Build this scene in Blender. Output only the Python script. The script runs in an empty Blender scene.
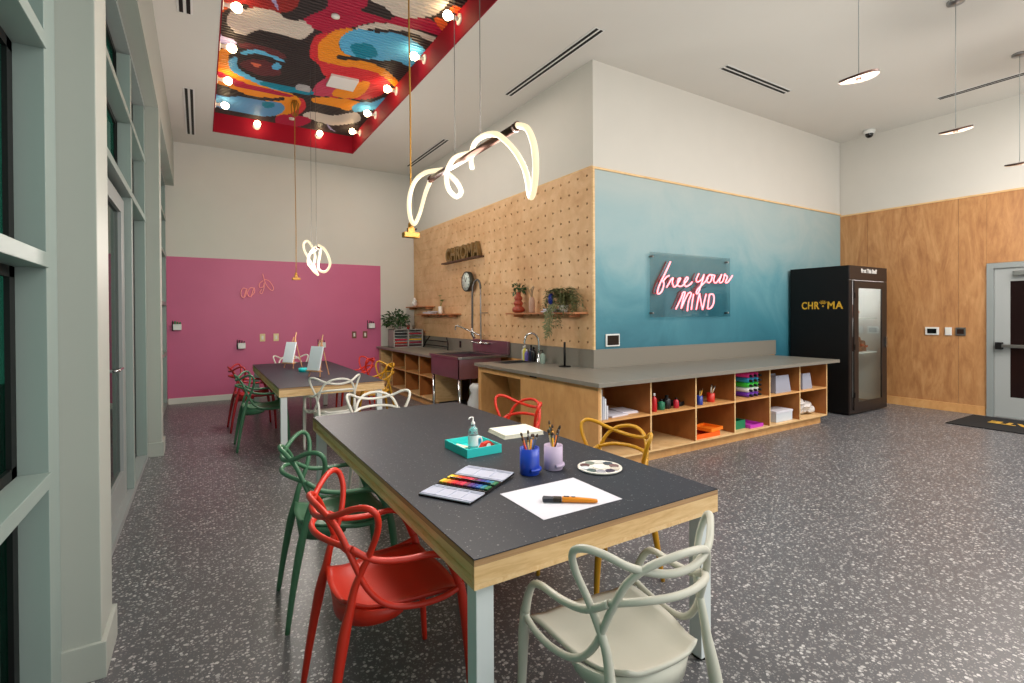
import bpy, bmesh, math, random
from mathutils import Vector, Matrix, Quaternion
R = math.radians
C = bpy.context.scene.collection
scene = bpy.context.scene

# ---------------------------------------------------------------- camera
def look_matrix(yaw, pitch, roll):
    f = Vector((math.sin(yaw)*math.cos(pitch), math.cos(yaw)*math.cos(pitch), -math.sin(pitch)))
    r0 = Vector((math.cos(yaw), -math.sin(yaw), 0)); d0 = f.cross(r0)
    r = r0*math.cos(roll) + d0*math.sin(roll); d = d0*math.cos(roll) - r0*math.sin(roll)
    return Matrix(((r.x, -d.x, -f.x, 0), (r.y, -d.y, -f.y, 0), (r.z, -d.z, -f.z, 1.5), (0, 0, 0, 1)))
cd = bpy.data.cameras.new('camera')
cam = bpy.data.objects.new('camera', cd); C.objects.link(cam)
cd.sensor_width = 36; cd.lens = 505.586/1024*36; cd.shift_y = -23.45/1024
cd.clip_start = 0.05; cd.clip_end = 200
cam.matrix_world = look_matrix(R(31.6866), R(.3841), R(.3307))
scene.camera = cam

# ---------------------------------------------------------------- light and exposure
scene.view_settings.view_transform = 'Standard'; scene.view_settings.look = 'None'
scene.view_settings.gamma = 1; scene.view_settings.use_curve_mapping = False
scene.view_settings.exposure = 0.1
w = bpy.data.worlds.new('world'); scene.world = w; w.use_nodes = True
bg = w.node_tree.nodes['Background']
bg.inputs[0].default_value = (.50, .70, .66, 1); bg.inputs[1].default_value = 0.8
def area(name, loc, rot, sx, sy, power, col):
    l = bpy.data.lights.new(name, 'AREA'); l.shape = 'RECTANGLE'; l.size = sx; l.size_y = sy
    l.energy = power; l.color = col
    o = bpy.data.objects.new(name, l); C.objects.link(o); o.location = loc; o.rotation_euler = rot
    return o
# unseen fill lights added: one behind the camera, the others under the ceiling
area('rear_fill_light', (4.6, -3.8, 2.2), (R(90), 0, R(0)), 9, 3.9, 140, (1, .965, .93))
area('rear_ceiling_fill', (5.0, -1.2, 4.4), (0, 0, 0), 7, 2.5, 240, (1, .95, .90))
area('hall_fill', (7.2, .2, 4.42), (0, 0, 0), 4.0, 1.2, 125, (1, .95, .90))
area('aisle_fill', (2.85, 7.2, 4.46), (0, 0, 0), .7, 4.6, 38, (1, .91, .80))  # added fill that brightens the far end, no fixture there
# daylight coming in through the glass wall on the left
for yy_, ln_ in ((.9, 3.2), (4.2, 2.2), (6.0, 1.1), (8.7, 3.2)):
    area('window_daylight', (-.66, yy_, 2.0), (0, R(-90), 0), 3.3, ln_, 15*ln_, (.90, 1, .98))

# ---------------------------------------------------------------- materials
def srgb(r, g, b):
    f = lambda c: (c/255/12.92) if c/255 <= .04045 else ((c/255+.055)/1.055)**2.4
    return (f(r), f(g), f(b), 1)
def new_mat(name):
    m = bpy.data.materials.new(name); m.use_nodes = True
    return m, m.node_tree, m.node_tree.nodes['Principled BSDF']
def mat(name, col, rough=.5, metal=0, spec=.5, noise=0, nscale=20, bump=0, emit=None, estr=0, alpha=None, trans=0, coat=0):
    m, nt, p = new_mat(name)
    p.inputs['Base Color'].default_value = srgb(*col)
    p.inputs['Roughness'].default_value = rough; p.inputs['Metallic'].default_value = metal
    p.inputs['Specular IOR Level'].default_value = spec
    p.inputs['Transmission Weight'].default_value = trans
    p.inputs['Coat Weight'].default_value = coat
    if emit: p.inputs['Emission Color'].default_value = srgb(*emit); p.inputs['Emission Strength'].default_value = estr
    if alpha is not None: p.inputs['Alpha'].default_value = alpha
    if noise or bump:
        tc = nt.nodes.new('ShaderNodeTexCoord'); n = nt.nodes.new('ShaderNodeTexNoise')
        n.inputs['Scale'].default_value = nscale; n.inputs['Detail'].default_value = 4
        nt.links.new(tc.outputs['Object'], n.inputs['Vector'])
        if noise:
            mx = nt.nodes.new('ShaderNodeMix'); mx.data_type = 'RGBA'
            c = srgb(*col)
            mx.inputs[6].default_value = tuple(x*(1-noise) for x in c[:3])+(1,)
            mx.inputs[7].default_value = tuple(min(1, x*(1+noise)) for x in c[:3])+(1,)
            nt.links.new(n.outputs['Fac'], mx.inputs[0]); nt.links.new(mx.outputs[2], p.inputs['Base Color'])
        if bump:
            b = nt.nodes.new('ShaderNodeBump'); b.inputs['Strength'].default_value = bump; b.inputs['Distance'].default_value = .01
            nt.links.new(n.outputs['Fac'], b.inputs['Height']); nt.links.new(b.outputs['Normal'], p.inputs['Normal'])
    return m
def ramp(nt, stops, interp='LINEAR'):
    r = nt.nodes.new('ShaderNodeValToRGB'); cr = r.color_ramp; cr.interpolation = interp
    while len(cr.elements) < len(stops): cr.elements.new(.5)
    for e, (pos, c) in zip(cr.elements, stops): e.position = pos; e.color = srgb(*c)
    return r
def wood(name, dark, mid, light, scale=(1, 1, 1), grain=6, rough=.5, dist=1.2):
    """figured veneer: broad warped bands plus fine grain"""
    m, nt, p = new_mat(name); L = nt.links
    tc = nt.nodes.new('ShaderNodeTexCoord'); mp = nt.nodes.new('ShaderNodeMapping')
    mp.inputs['Scale'].default_value = scale; L.new(tc.outputs['Object'], mp.inputs['Vector'])
    n1 = nt.nodes.new('ShaderNodeTexNoise'); n1.inputs['Scale'].default_value = grain; n1.inputs['Detail'].default_value = 6
    n1.inputs['Distortion'].default_value = dist; n1.inputs['Roughness'].default_value = .62
    L.new(mp.outputs[0], n1.inputs['Vector'])
    n2 = nt.nodes.new('ShaderNodeTexNoise'); n2.inputs['Scale'].default_value = grain*6; n2.inputs['Detail'].default_value = 3
    L.new(mp.outputs[0], n2.inputs['Vector'])
    mth = nt.nodes.new('ShaderNodeMath'); mth.operation = 'MULTIPLY_ADD'; mth.inputs[1].default_value = .25
    L.new(n2.outputs['Fac'], mth.inputs[0]); 
    s = nt.nodes.new('ShaderNodeMath'); s.operation = 'MULTIPLY'; s.inputs[1].default_value = .75
    L.new(n1.outputs['Fac'], s.inputs[0]); L.new(s.outputs[0], mth.inputs[2])
    r = ramp(nt, [(.34, dark), (.5, mid), (.66, light)]); L.new(mth.outputs[0], r.inputs[0])
    L.new(r.outputs[0], p.inputs['Base Color']); p.inputs['Roughness'].default_value = rough
    return m
def terrazzo(name, base, base2, chip, chip2, scale, dens, rough, spec=.5):
    m, nt, p = new_mat(name); L = nt.links
    tc = nt.nodes.new('ShaderNodeTexCoord')
    wn = nt.nodes.new('ShaderNodeTexNoise'); wn.inputs['Scale'].default_value = scale*.8; wn.inputs['Detail'].default_value = 2
    L.new(tc.outputs['Object'], wn.inputs['Vector'])
    va = nt.nodes.new('ShaderNodeVectorMath'); va.operation = 'MULTIPLY_ADD'; va.inputs[1].default_value = (.9/scale,)*3
    L.new(wn.outputs['Color'], va.inputs[0]); L.new(tc.outputs['Object'], va.inputs[2])
    prev = None
    for k, (sc, de, c) in enumerate(((scale, dens, chip), (scale*1.9, dens*.9, chip2))):
        v = nt.nodes.new('ShaderNodeTexVoronoi'); v.inputs['Scale'].default_value = sc; v.feature = 'F1'
        L.new(va.outputs[0], v.inputs['Vector'])
        sx = nt.nodes.new('ShaderNodeSeparateColor'); L.new(v.outputs['Color'], sx.inputs[0])
        rad = nt.nodes.new('ShaderNodeMath'); rad.operation = 'MULTIPLY_ADD'; rad.inputs[1].default_value = -.50/de; rad.inputs[2].default_value = .50
        L.new(sx.outputs[0], rad.inputs[0])      # cells with a random value under the density get a chip of varying size
        lt = nt.nodes.new('ShaderNodeMath'); lt.operation = 'LESS_THAN'
        L.new(v.outputs['Distance'], lt.inputs[0]); L.new(rad.outputs[0], lt.inputs[1])
        mx = nt.nodes.new('ShaderNodeMix'); mx.data_type = 'RGBA'
        if prev is None:
            big = nt.nodes.new('ShaderNodeTexNoise'); big.inputs['Scale'].default_value = 2.2; L.new(tc.outputs['Object'], big.inputs['Vector'])
            b0 = nt.nodes.new('ShaderNodeMix'); b0.data_type = 'RGBA'; b0.inputs[6].default_value = srgb(*base); b0.inputs[7].default_value = srgb(*base2)
            L.new(big.outputs['Fac'], b0.inputs[0]); prev = b0.outputs[2]
        L.new(prev, mx.inputs[6])
        tint = nt.nodes.new('ShaderNodeMix'); tint.data_type = 'RGBA'; tint.inputs[6].default_value = srgb(*c)
        tint.inputs[7].default_value = tuple(x*.45 for x in srgb(*c)[:3])+(1,); L.new(sx.outputs[1], tint.inputs[0])
        L.new(tint.outputs[2], mx.inputs[7]); L.new(lt.outputs[0], mx.inputs[0]); prev = mx.outputs[2]
    L.new(prev, p.inputs['Base Color']); p.inputs['Roughness'].default_value = rough; p.inputs['Specular IOR Level'].default_value = spec
    return m
M = {}
M['white_wall'] = mat('warm white wall paint', (206, 202, 195), .85, noise=.03, nscale=3)
M['ceiling'] = mat('ceiling paint', (214, 211, 205), .9, noise=.02, nscale=2)
M['pink'] = mat('pink wall paint', (196, 94, 134), .5, noise=.06, nscale=2)
M['pilaster'] = mat('satin grey trim', (166, 170, 163), .5)
M['grey_frame'] = mat('grey aluminium frame', (140, 146, 146), .45)
M['mullion'] = mat('pale green grey aluminium', (136, 150, 146), .45)
M['baseboard'] = mat('white baseboard', (212, 210, 204), .5)
M['black'] = mat('matte black', (9, 9, 10), .5, spec=.25)
M['black_gloss'] = mat('black gloss', (10, 10, 12), .2)
M['floor'] = terrazzo('terrazzo floor', (80, 80, 84), (92, 91, 95), (196, 194, 194), (150, 149, 150), 52, 1.0, .34)
M['tabletop'] = terrazzo('speckled dark laminate', (36, 40, 49), (41, 45, 54), (112, 114, 118), (70, 72, 76), 130, .16, .5, .3)
M['concrete'] = mat('grey solid surface', (124, 119, 110), .38, noise=.05, nscale=60)
M['birch'] = wood('birch ply', (196, 150, 98), (217, 176, 122), (228, 190, 138), (1, 1, 5), 3, .5)
M['ply_x'] = wood('birch ply along x', (204, 162, 108), (222, 184, 132), (232, 198, 148), (1.2, 1.2, 9), 3, .45)
M['ply_edge'] = wood('ply edge', (140, 104, 70), (172, 134, 94), (190, 152, 110), (1, 1, 90), 2, .6, 0)
M['peg'] = wood('pale birch pegboard', (198, 152, 108), (214, 172, 128), (226, 188, 146), (1.2, 1.2, 1.2), 1.8, .55, 1.0)
M['maple'] = wood('figured maple wall', (160, 108, 66), (182, 130, 82), (200, 150, 100), (2.2, 2.2, .55), 2.2, .42, 1.6)
M['cabinet'] = wood('cabinet maple', (196, 142, 86), (210, 156, 98), (218, 168, 110), (1.4, 1.4, .8), 2.2, .45, 1.2)
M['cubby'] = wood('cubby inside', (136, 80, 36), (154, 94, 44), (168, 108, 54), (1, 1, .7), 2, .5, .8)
M['shelf_wood'] = wood('shelf wood', (150, 92, 56), (176, 112, 70), (192, 130, 86), (1, 6, 1), 2, .5, .5)
M['steel'] = mat('brushed steel', (150, 148, 148), .28, 1)
M['chrome'] = mat('chrome', (190, 190, 192), .12, 1)
M['white_metal'] = mat('white powder coat', (214, 220, 222), .4)
M['red_frame'] = mat('crimson paint', (146, 8, 36), .7, spec=.2)
M['gold'] = mat('mustard plastic', (158, 108, 8), .6)
M['gold_cord'] = mat('mustard cord', (140, 98, 16), .6)
M['bronze'] = mat('dark bronze', (74, 52, 44), .3, .8)
M['dark_wire'] = mat('dark steel wire', (70, 68, 66), .5)
M['white_plastic'] = mat('white plastic', (222, 222, 220), .4)
M['porcelain'] = mat('white porcelain', (226, 222, 214), .35)
M['neon_white'] = mat('lit flexible tube', (120, 110, 90), .6, emit=(255, 238, 196), estr=.98)
M['bulb'] = mat('lit globe bulb', (255, 240, 220), .5, emit=(255, 222, 170), estr=22)
M['neon_pink'] = mat('lit pink neon', (255, 190, 195), .5, emit=(255, 110, 124), estr=2.2)
M['neon_off'] = mat('pale pink tube', (236, 150, 150), .35, emit=(255, 150, 140), estr=.15)  # faint glow added though these tubes are unlit
M['diffuser'] = mat('lit lamp diffuser', (92, 78, 70), .7, emit=(255, 214, 178), estr=.78)
M['gilt'] = mat('gold lettering', (214, 164, 40), .4)
M['paper'] = mat('white paper', (208, 207, 218), .6)
M['leaf'] = mat('green leaf', (52, 84, 44), .5, noise=.4, nscale=40)
M['leaf_dark'] = mat('dusty olive leaf', (112, 116, 74), .55, noise=.5, nscale=60)
M['leaf_dry'] = mat('dry beige stem', (170, 146, 118), .7)
def glassy(name, tint, gloss=.12, opac=0.0):
    m = bpy.data.materials.new(name); m.use_nodes = True; nt = m.node_tree; nt.nodes.clear()
    o = nt.nodes.new('ShaderNodeOutputMaterial'); t = nt.nodes.new('ShaderNodeBsdfTransparent'); t.inputs[0].default_value = srgb(*tint)
    g = nt.nodes.new('ShaderNodeBsdfGlossy'); g.inputs['Roughness'].default_value = .03
    lw = nt.nodes.new('ShaderNodeLayerWeight'); lw.inputs['Blend'].default_value = .5
    pw = nt.nodes.new('ShaderNodeMath'); pw.operation = 'POWER'; pw.inputs[1].default_value = 4; nt.links.new(lw.outputs['Facing'], pw.inputs[0])
    fr = nt.nodes.new('ShaderNodeMath'); fr.operation = 'MULTIPLY_ADD'; fr.inputs[1].default_value = .6; fr.inputs[2].default_value = gloss*.4; nt.links.new(pw.outputs[0], fr.inputs[0])
    mx = nt.nodes.new('ShaderNodeMixShader')
    nt.links.new(fr.outputs[0], mx.inputs[0]); nt.links.new(t.outputs[0], mx.inputs[1]); nt.links.new(g.outputs[0], mx.inputs[2])
    nt.links.new(mx.outputs[0], o.inputs[0]); return m
M['window_glass'] = glassy('green tinted glass', (110, 165, 150))
M['clear_glass'] = glassy('clear glass', (238, 244, 243))
M['acrylic'] = glassy('clear acrylic', (228, 238, 240), .08)
M['dark_glass'] = mat('dark door glass', (30, 18, 18), .12, spec=.18)

# ---------------------------------------------------------------- mesh helpers
class MB:
    """collects shapes into one bmesh; each shape may have its own material slot"""
    def __init__(s): s.bm = bmesh.new(); s.mi = 0
    def _tag(s, faces):
        for f in faces: f.material_index = s.mi
    def box(s, c, d, bevel=0, rz=0, rot=None, seg=2):
        b = bmesh.new(); bmesh.ops.create_cube(b, size=1)
        for v in b.verts: v.co = Vector((v.co.x*d[0], v.co.y*d[1], v.co.z*d[2]))
        if bevel: bmesh.ops.bevel(b, geom=list(b.edges), offset=bevel, segments=seg, profile=.6, affect='EDGES')
        m = Matrix.Translation(c) @ ((rot.to_4x4() if rot else Matrix.Rotation(rz, 4, 'Z')))
        s.merge(b, m); return s
    def span(s, a, b, bevel=0):
        return s.box([(p+q)/2 for p, q in zip(a, b)], [abs(q-p) for p, q in zip(a, b)], bevel)
    def merge(s, b, m=None):
        mp = {}
        for v in b.verts: mp[v] = s.bm.verts.new(m @ v.co if m else v.co)
        for f in b.faces:
            try: nf = s.bm.faces.new([mp[v] for v in f.verts]); nf.material_index = s.mi; nf.smooth = f.smooth
            except ValueError: pass
        b.free()
    def face(s, pts):
        f = s.bm.faces.new([s.bm.verts.new(p) for p in pts]); f.material_index = s.mi; return s
    def tube(s, pts, r, n=8, sub=4, closed=False, flat=1.0, smooth=True, caps=True):
        pts = [Vector(p) for p in pts]; N = len(pts)
        rs = r if isinstance(r, (list, tuple)) else [r]*N
        P, Q = [], []
        segs = N if closed else N-1
        for i in range(segs):
            g = lambda k: pts[k % N] if closed else pts[max(0, min(N-1, k))]
            p0, p1, p2, p3 = g(i-1), g(i), g(i+1), g(i+2)
            for j in range(sub):
                t = j/sub
                P.append(.5*((2*p1)+(-p0+p2)*t+(2*p0-5*p1+4*p2-p3)*t*t+(-p0+3*p1-3*p2+p3)*t**3))
                Q.append(rs[i]*(1-t)+rs[(i+1) % N]*t)
        if not closed: P.append(pts[-1]); Q.append(rs[-1])
        rings = []; nrm = None; K = len(P)
        for i, p in enumerate(P):
            a = P[(i-1) % K] if (closed or i > 0) else p; b = P[(i+1) % K] if (closed or i < K-1) else p
            t = (b-a)
            if t.length < 1e-9: t = Vector((0, 0, 1))
            t.normalize()
            if nrm is None:
                nrm = t.cross(Vector((0, 0, 1)));
                if nrm.length < .1: nrm = t.cross(Vector((1, 0, 0)))
            nrm = (nrm - t*nrm.dot(t)).normalized(); bi = t.cross(nrm)
            rings.append([s.bm.verts.new(p + (nrm*math.cos(2*math.pi*k/n)*flat + bi*math.sin(2*math.pi*k/n))*Q[i]) for k in range(n)])
        for i in range(len(rings)-(0 if closed else 1)):
            A, B = rings[i], rings[(i+1) % len(rings)]
            for k in range(n):
                f = s.bm.faces.new((A[k], A[(k+1) % n], B[(k+1) % n], B[k])); f.material_index = s.mi; f.smooth = smooth
        if not closed and caps:
            for rg in (rings[0][::-1], rings[-1]):
                f = s.bm.faces.new(rg); f.material_index = s.mi
        return s
    def lathe(s, prof, n=24, c=(0, 0, 0), smooth=True):
        rings = []
        for r, z in prof:
            if r < 1e-5: rings.append([s.bm.verts.new((c[0], c[1], c[2]+z))])
            else: rings.append([s.bm.verts.new((c[0]+r*math.cos(2*math.pi*k/n), c[1]+r*math.sin(2*math.pi*k/n), c[2]+z)) for k in range(n)])
        for A, B in zip(rings, rings[1:]):
            for k in range(n):
                a = [A[k % len(A)], A[(k+1) % len(A)]] if len(A) > 1 else [A[0]]
                b = [B[(k+1) % len(B)], B[k % len(B)]] if len(B) > 1 else [B[0]]
                if len(a)+len(b) < 3: continue
                f = s.bm.faces.new(a+b); f.material_index = s.mi; f.smooth = smooth
        return s
    def prism(s, poly, z0, z1, axis='z'):
        def P(p, z): return (p[0], p[1], z) if axis == 'z' else ((p[0], z, p[1]) if axis == 'y' else (z, p[0], p[1]))
        a = [s.bm.verts.new(P(p, z0)) for p in poly]; b = [s.bm.verts.new(P(p, z1)) for p in poly]
        n = len(poly); fs = [s.bm.faces.new(a[::-1]), s.bm.faces.new(b)]
        fs += [s.bm.faces.new((a[i], a[(i+1) % n], b[(i+1) % n], b[i])) for i in range(n)]
        s._tag(fs); return s
    def leaf(s, base, d, up, ln, wd):
        """one folded leaf blade with a little thickness in its curve"""
        d = Vector(d).normalized(); up = Vector(up); sd = d.cross(up)
        if sd.length < .01: sd = d.cross(Vector((1, 0, 0)))
        sd.normalize(); nn = sd.cross(d)
        b = Vector(base); mid = b+d*ln*.5+nn*wd*.15; tip = b+d*ln-nn*wd*.2
        v = [s.bm.verts.new(p) for p in (b, mid+sd*wd*.5+nn*wd*.15, tip, mid-sd*wd*.5+nn*wd*.15, mid-nn*wd*.1)]
        for t in ((0, 1, 4), (1, 2, 4), (2, 3, 4), (3, 0, 4)):
            f = s.bm.faces.new([v[i] for i in t]); f.material_index = s.mi; f.smooth = True
        return s
    def xf(s, m):
        for v in s.bm.verts: v.co = m @ v.co
        return s
    def build(s, name, mats, parent=None, loc=None, rot=None):
        bmesh.ops.recalc_face_normals(s.bm, faces=list(s.bm.faces))
        me = bpy.data.meshes.new(name); s.bm.to_mesh(me); s.bm.free()
        for m in (mats if isinstance(mats, (list, tuple)) else [mats]): me.materials.append(M[m] if isinstance(m, str) else m)
        o = bpy.data.objects.new(name, me); C.objects.link(o)
        if parent is not None: o.parent = parent
        if loc is not None: o.location = loc
        if rot is not None: o.rotation_euler = rot
        return o
def thing(name, label, cat, loc=(0, 0, 0), rz=0, group=None):
    o = bpy.data.objects.new(name, None); C.objects.link(o); o.location = loc; o.rotation_euler = (0, 0, rz)
    o.empty_display_size = .1
    o['label'] = label; o['category'] = cat
    if group: o['group'] = group
    return o
def tag(o, label, cat, group=None):
    o['label'] = label; o['category'] = cat
    if group: o['group'] = group
    return o
def struct(o): o['kind'] = 'structure'; return o
def dup(root, loc, rz, label, group=None):
    r = root.copy(); C.objects.link(r); r.location = loc; r.rotation_euler = (0, 0, rz); r['label'] = label
    if group: r['group'] = group
    for ch in list(root.children):
        c = ch.copy(); C.objects.link(c); c.parent = r
        for g in ch.children:
            d = g.copy(); C.objects.link(d); d.parent = c
    return r
def text_bm(txt, size, depth, offset=0.0, spacing=1.0, sx=1.0):
    """letters as a solid mesh in the local xy plane, origin at the left of the baseline"""
    cu = bpy.data.curves.new('t', 'FONT'); cu.body = txt; cu.size = size; cu.extrude = depth/2; cu.offset = offset; cu.space_character = spacing
    o = bpy.data.objects.new('t', cu); C.objects.link(o)
    dg = bpy.context.evaluated_depsgraph_get(); me = bpy.data.meshes.new_from_object(o.evaluated_get(dg))
    b = bmesh.new(); b.from_mesh(me); bpy.data.objects.remove(o); bpy.data.curves.remove(cu); bpy.data.meshes.remove(me)
    for v in b.verts: v.co.x *= sx
    for f in b.faces: f.material_index = 0
    return b
def text_obj(name, txt, size, depth, mats, mtx, parent=None, **k):
    fit = k.pop('fit', None); b = text_bm(txt, size, depth, **k)
    if fit:
        a = min(v.co.x for v in b.verts); c = max(v.co.x for v in b.verts)
        for v in b.verts: v.co.x = (v.co.x-a)*fit/(c-a)
    mb = MB(); mb.merge(b, mtx); return mb.build(name, mats, parent)

# ================================================================ THE ROOM
PX_, TY, RX, FY, CZ = 3.954, 4.569, 9.66, 10.42, 4.5     # peg wall x, teal wall y, right wall x, far wall y, ceiling z
BACK = -4.0
struct(MB().span((-.62, BACK, -.1), (RX+.1, FY+.1, 0)).build('floor', 'floor'))
# ceiling with the sunken bay over the tables
cx0, cx1, cy0, cy1 = .20, 2.44, 1.6, 9.54
mb = MB()
mb.span((-.6, cy1, CZ), (RX+.1, FY+.1, CZ+.05)); mb.span((-.6, BACK, CZ), (RX+.1, cy0, CZ+.05))
mb.span((-.6, cy0, CZ), (cx0, cy1, CZ+.05)); mb.span((cx1, cy0, CZ), (RX+.1, cy1, CZ+.05))
struct(mb.build('ceiling', 'ceiling'))
mb = MB(); zt = 4.84
mb.span((cx0, cy0, CZ-.003), (cx0+.012, cy1, zt)); mb.span((cx1-.012, cy0, CZ-.003), (cx1, cy1, zt))
mb.span((cx0+.012, cy1-.012, CZ-.003), (cx1-.012, cy1, zt)); mb.span((cx0+.012, cy0, CZ-.003), (cx1-.012, cy0+.012, zt))
struct(mb.build('trim_1', 'red_frame'))
struct(MB().span((cx0-.03, cy0-.03, zt), (cx1+.03, cy1+.03, zt+.04)).build('ceiling_bay', 'ceiling'))

# far wall: white above, magenta painted field below
struct(MB().span((-.62, FY, 0), (PX_+.1, FY+.1, CZ)).build('wall_far', 'white_wall'))
struct(MB().span((-.48, FY-.008, .09), (3.21, FY-.0005, 2.53)).build('wall_far_magenta', 'pink'))
struct(MB().span((-.47, FY-.022, 0), (3.17, FY-.0005, .10), .003).build('baseboard_far', 'baseboard'))
# central block: the two walls above the counters
struct(MB().span((PX_+.006, TY+.006, 0), (PX_+.1, FY, CZ)).build('wall_middle', 'white_wall'))
struct(MB().span((PX_+.1, TY+.006, 0), (RX, TY+.1, CZ)).build('wall_back', 'white_wall'))
struct(MB().span((RX+.012, BACK, 0), (RX+.1, FY, CZ)).build('wall_right', 'white_wall'))
# painted teal field: pale grey blue at the top, deep teal at the bottom, brushed on in cloudy patches
m, nt, p = new_mat('ombre teal paint'); L = nt.links
tc = nt.nodes.new('ShaderNodeTexCoord'); sp = nt.nodes.new('ShaderNodeSeparateXYZ'); L.new(tc.outputs['Object'], sp.inputs[0])
n1 = nt.nodes.new('ShaderNodeTexNoise'); n1.inputs['Scale'].default_value = .9; n1.inputs['Detail'].default_value = 7; n1.inputs['Roughness'].default_value = .6
n1.inputs['Distortion'].default_value = .8; L.new(tc.outputs['Object'], n1.inputs['Vector'])
a = nt.nodes.new('ShaderNodeMath'); a.operation = 'MULTIPLY_ADD'; a.inputs[1].default_value = 1.9; L.new(n1.outputs['Fac'], a.inputs[0]); L.new(sp.outputs[2], a.inputs[2])
b_ = nt.nodes.new('ShaderNodeMapRange'); b_.inputs[1].default_value = 1.85; b_.inputs[2].default_value = 4.2; L.new(a.outputs[0], b_.inputs[0])
r_ = ramp(nt, [(0, (38, 98, 116)), (.26, (60, 122, 138)), (.46, (96, 148, 160)), (.66, (136, 166, 172)), (1, (164, 178, 178))])
L.new(b_.outputs[0], r_.inputs[0]); L.new(r_.outputs[0], p.inputs['Base Color']); p.inputs['Roughness'].default_value = .5
M['teal_ombre'] = m
struct(MB().span((PX_+.012, TY, 1.08), (RX, TY+.012, 3.215)).build('wall_back_teal', 'teal_ombre'))
struct(MB().span((7.645, TY, 0), (RX, TY+.012, 1.08)).build('wall_back_teal_lower', 'teal_ombre'))
struct(MB().span((PX_-.012, TY-.016, 3.215), (RX, TY+.012, 3.24)).build('trim_2', 'ply_x'))
struct(MB().span((PX_-.012, TY+.012, 3.235), (PX_+.006, FY, 3.255)).build('trim_3', 'ply_x'))
struct(MB().span((PX_-.014, TY-.016, 1.08), (PX_+.012, TY+.012, 3.215)).build('trim_4', 'ply_x'))
# right wall: maple panels
mb = MB()
ys = [-1.9, -.7, .5, 1.72, 2.93, 4.14, TY]
for a, b in zip(ys, ys[1:]):
    if a < 1.7 and b > 1.4 or (a < 1.72 < b): pass
    if b <= 1.73 and a >= .4: mb.span((RX, a+.002, 2.20), (RX+.012, b-.002, 3.19)); continue
    if a < 2.60 and b > 1.73:
        mb.span((RX, 2.612, .10), (RX+.012, b-.002, 3.19)); mb.span((RX, a+.002, 2.20), (RX+.012, 2.61, 3.19)); continue
    mb.span((RX, a+.002, .10), (RX+.012, b-.002, 3.19))
struct(mb.build('wall_right_maple', 'maple'))
struct(MB().span((RX-.012, 2.62, 0), (RX+.012, TY, .13), .002).build('baseboard_right', 'cabinet'))
struct(MB().span((RX-.01, BACK, 3.19), (RX+.012, TY, 3.215)).build('trim_5', 'ply_x'))
# wall behind the camera with a run of tall windows
mb = MB(); mb.span((-.62, BACK-.1, 0), (RX+.1, BACK, .3)); mb.span((-.62, BACK-.1, 4.2), (RX+.1, BACK, CZ))
for i in range(6): x = -.62+i*2.05; mb.span((x, BACK-.1, .3), (x+.15, BACK, 4.2))
struct(mb.build('wall_rear', 'white_wall'))

# ---------------- pegboard with real round holes
def pegboard():
    mb = MB(); y0, y1, z0, z1 = TY+.012, FY-.01, 1.082, 3.235
    ny, nz = 34, 13; dy = (y1-y0)/ny; dz = (z1-z0)/nz; r = .015; X = PX_-.012
    bm = mb.bm; n = 12
    cache = {}
    def V(y, z):
        k = (round(y, 5), round(z, 5))
        if k not in cache: cache[k] = bm.verts.new((X, y, z))
        return cache[k]
    for i in range(ny):
        for j in range(nz):
            cy, cz = y0+(i+.5)*dy, z0+(j+.5)*dz
            out, inn, bk = [], [], []
            for k in range(n):
                t = 2*math.pi*k/n; c, s = math.cos(t), math.sin(t)
                q = max(abs(c), abs(s)); py, pz = c/q, s/q
                if abs(abs(c)-abs(s)) < .5*abs(c) and False: pass
                out.append(V(cy+py*dy/2, cz+pz*dz/2)); inn.append(bm.verts.new((X, cy+c*r, cz+s*r))); bk.append(bm.verts.new((X+.016, cy+c*r, cz+s*r)))
            for k in range(n):
                a, b = k, (k+1) % n
                pts = [out[a]]
                # add the square corner where the edge turns
                ca, sa = math.cos(2*math.pi*a/n), math.sin(2*math.pi*a/n); cb, sb = math.cos(2*math.pi*b/n), math.sin(2*math.pi*b/n)
                if (abs(ca) > abs(sa)) != (abs(cb) > abs(sb)):
                    pts.append(V(cy+math.copysign(dy/2, ca+cb), cz+math.copysign(dz/2, sa+sb)))
                pts += [out[b], inn[b], inn[a]]
                bm.faces.new(pts); bm.faces.new((inn[a], inn[b], bk[b], bk[a]))
            f = bm.faces.new(bk)
            f.material_index = 1
    o = mb.build('pegboard', ['peg', M['hole']]); return o
M['hole'] = mat('dark shade inside holes', (40, 28, 20), .9)  # dark colour stands for the shade deep in the holes
tag(pegboard(), 'large pale birch pegboard covering the wall above the sinks', 'pegboard')

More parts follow.
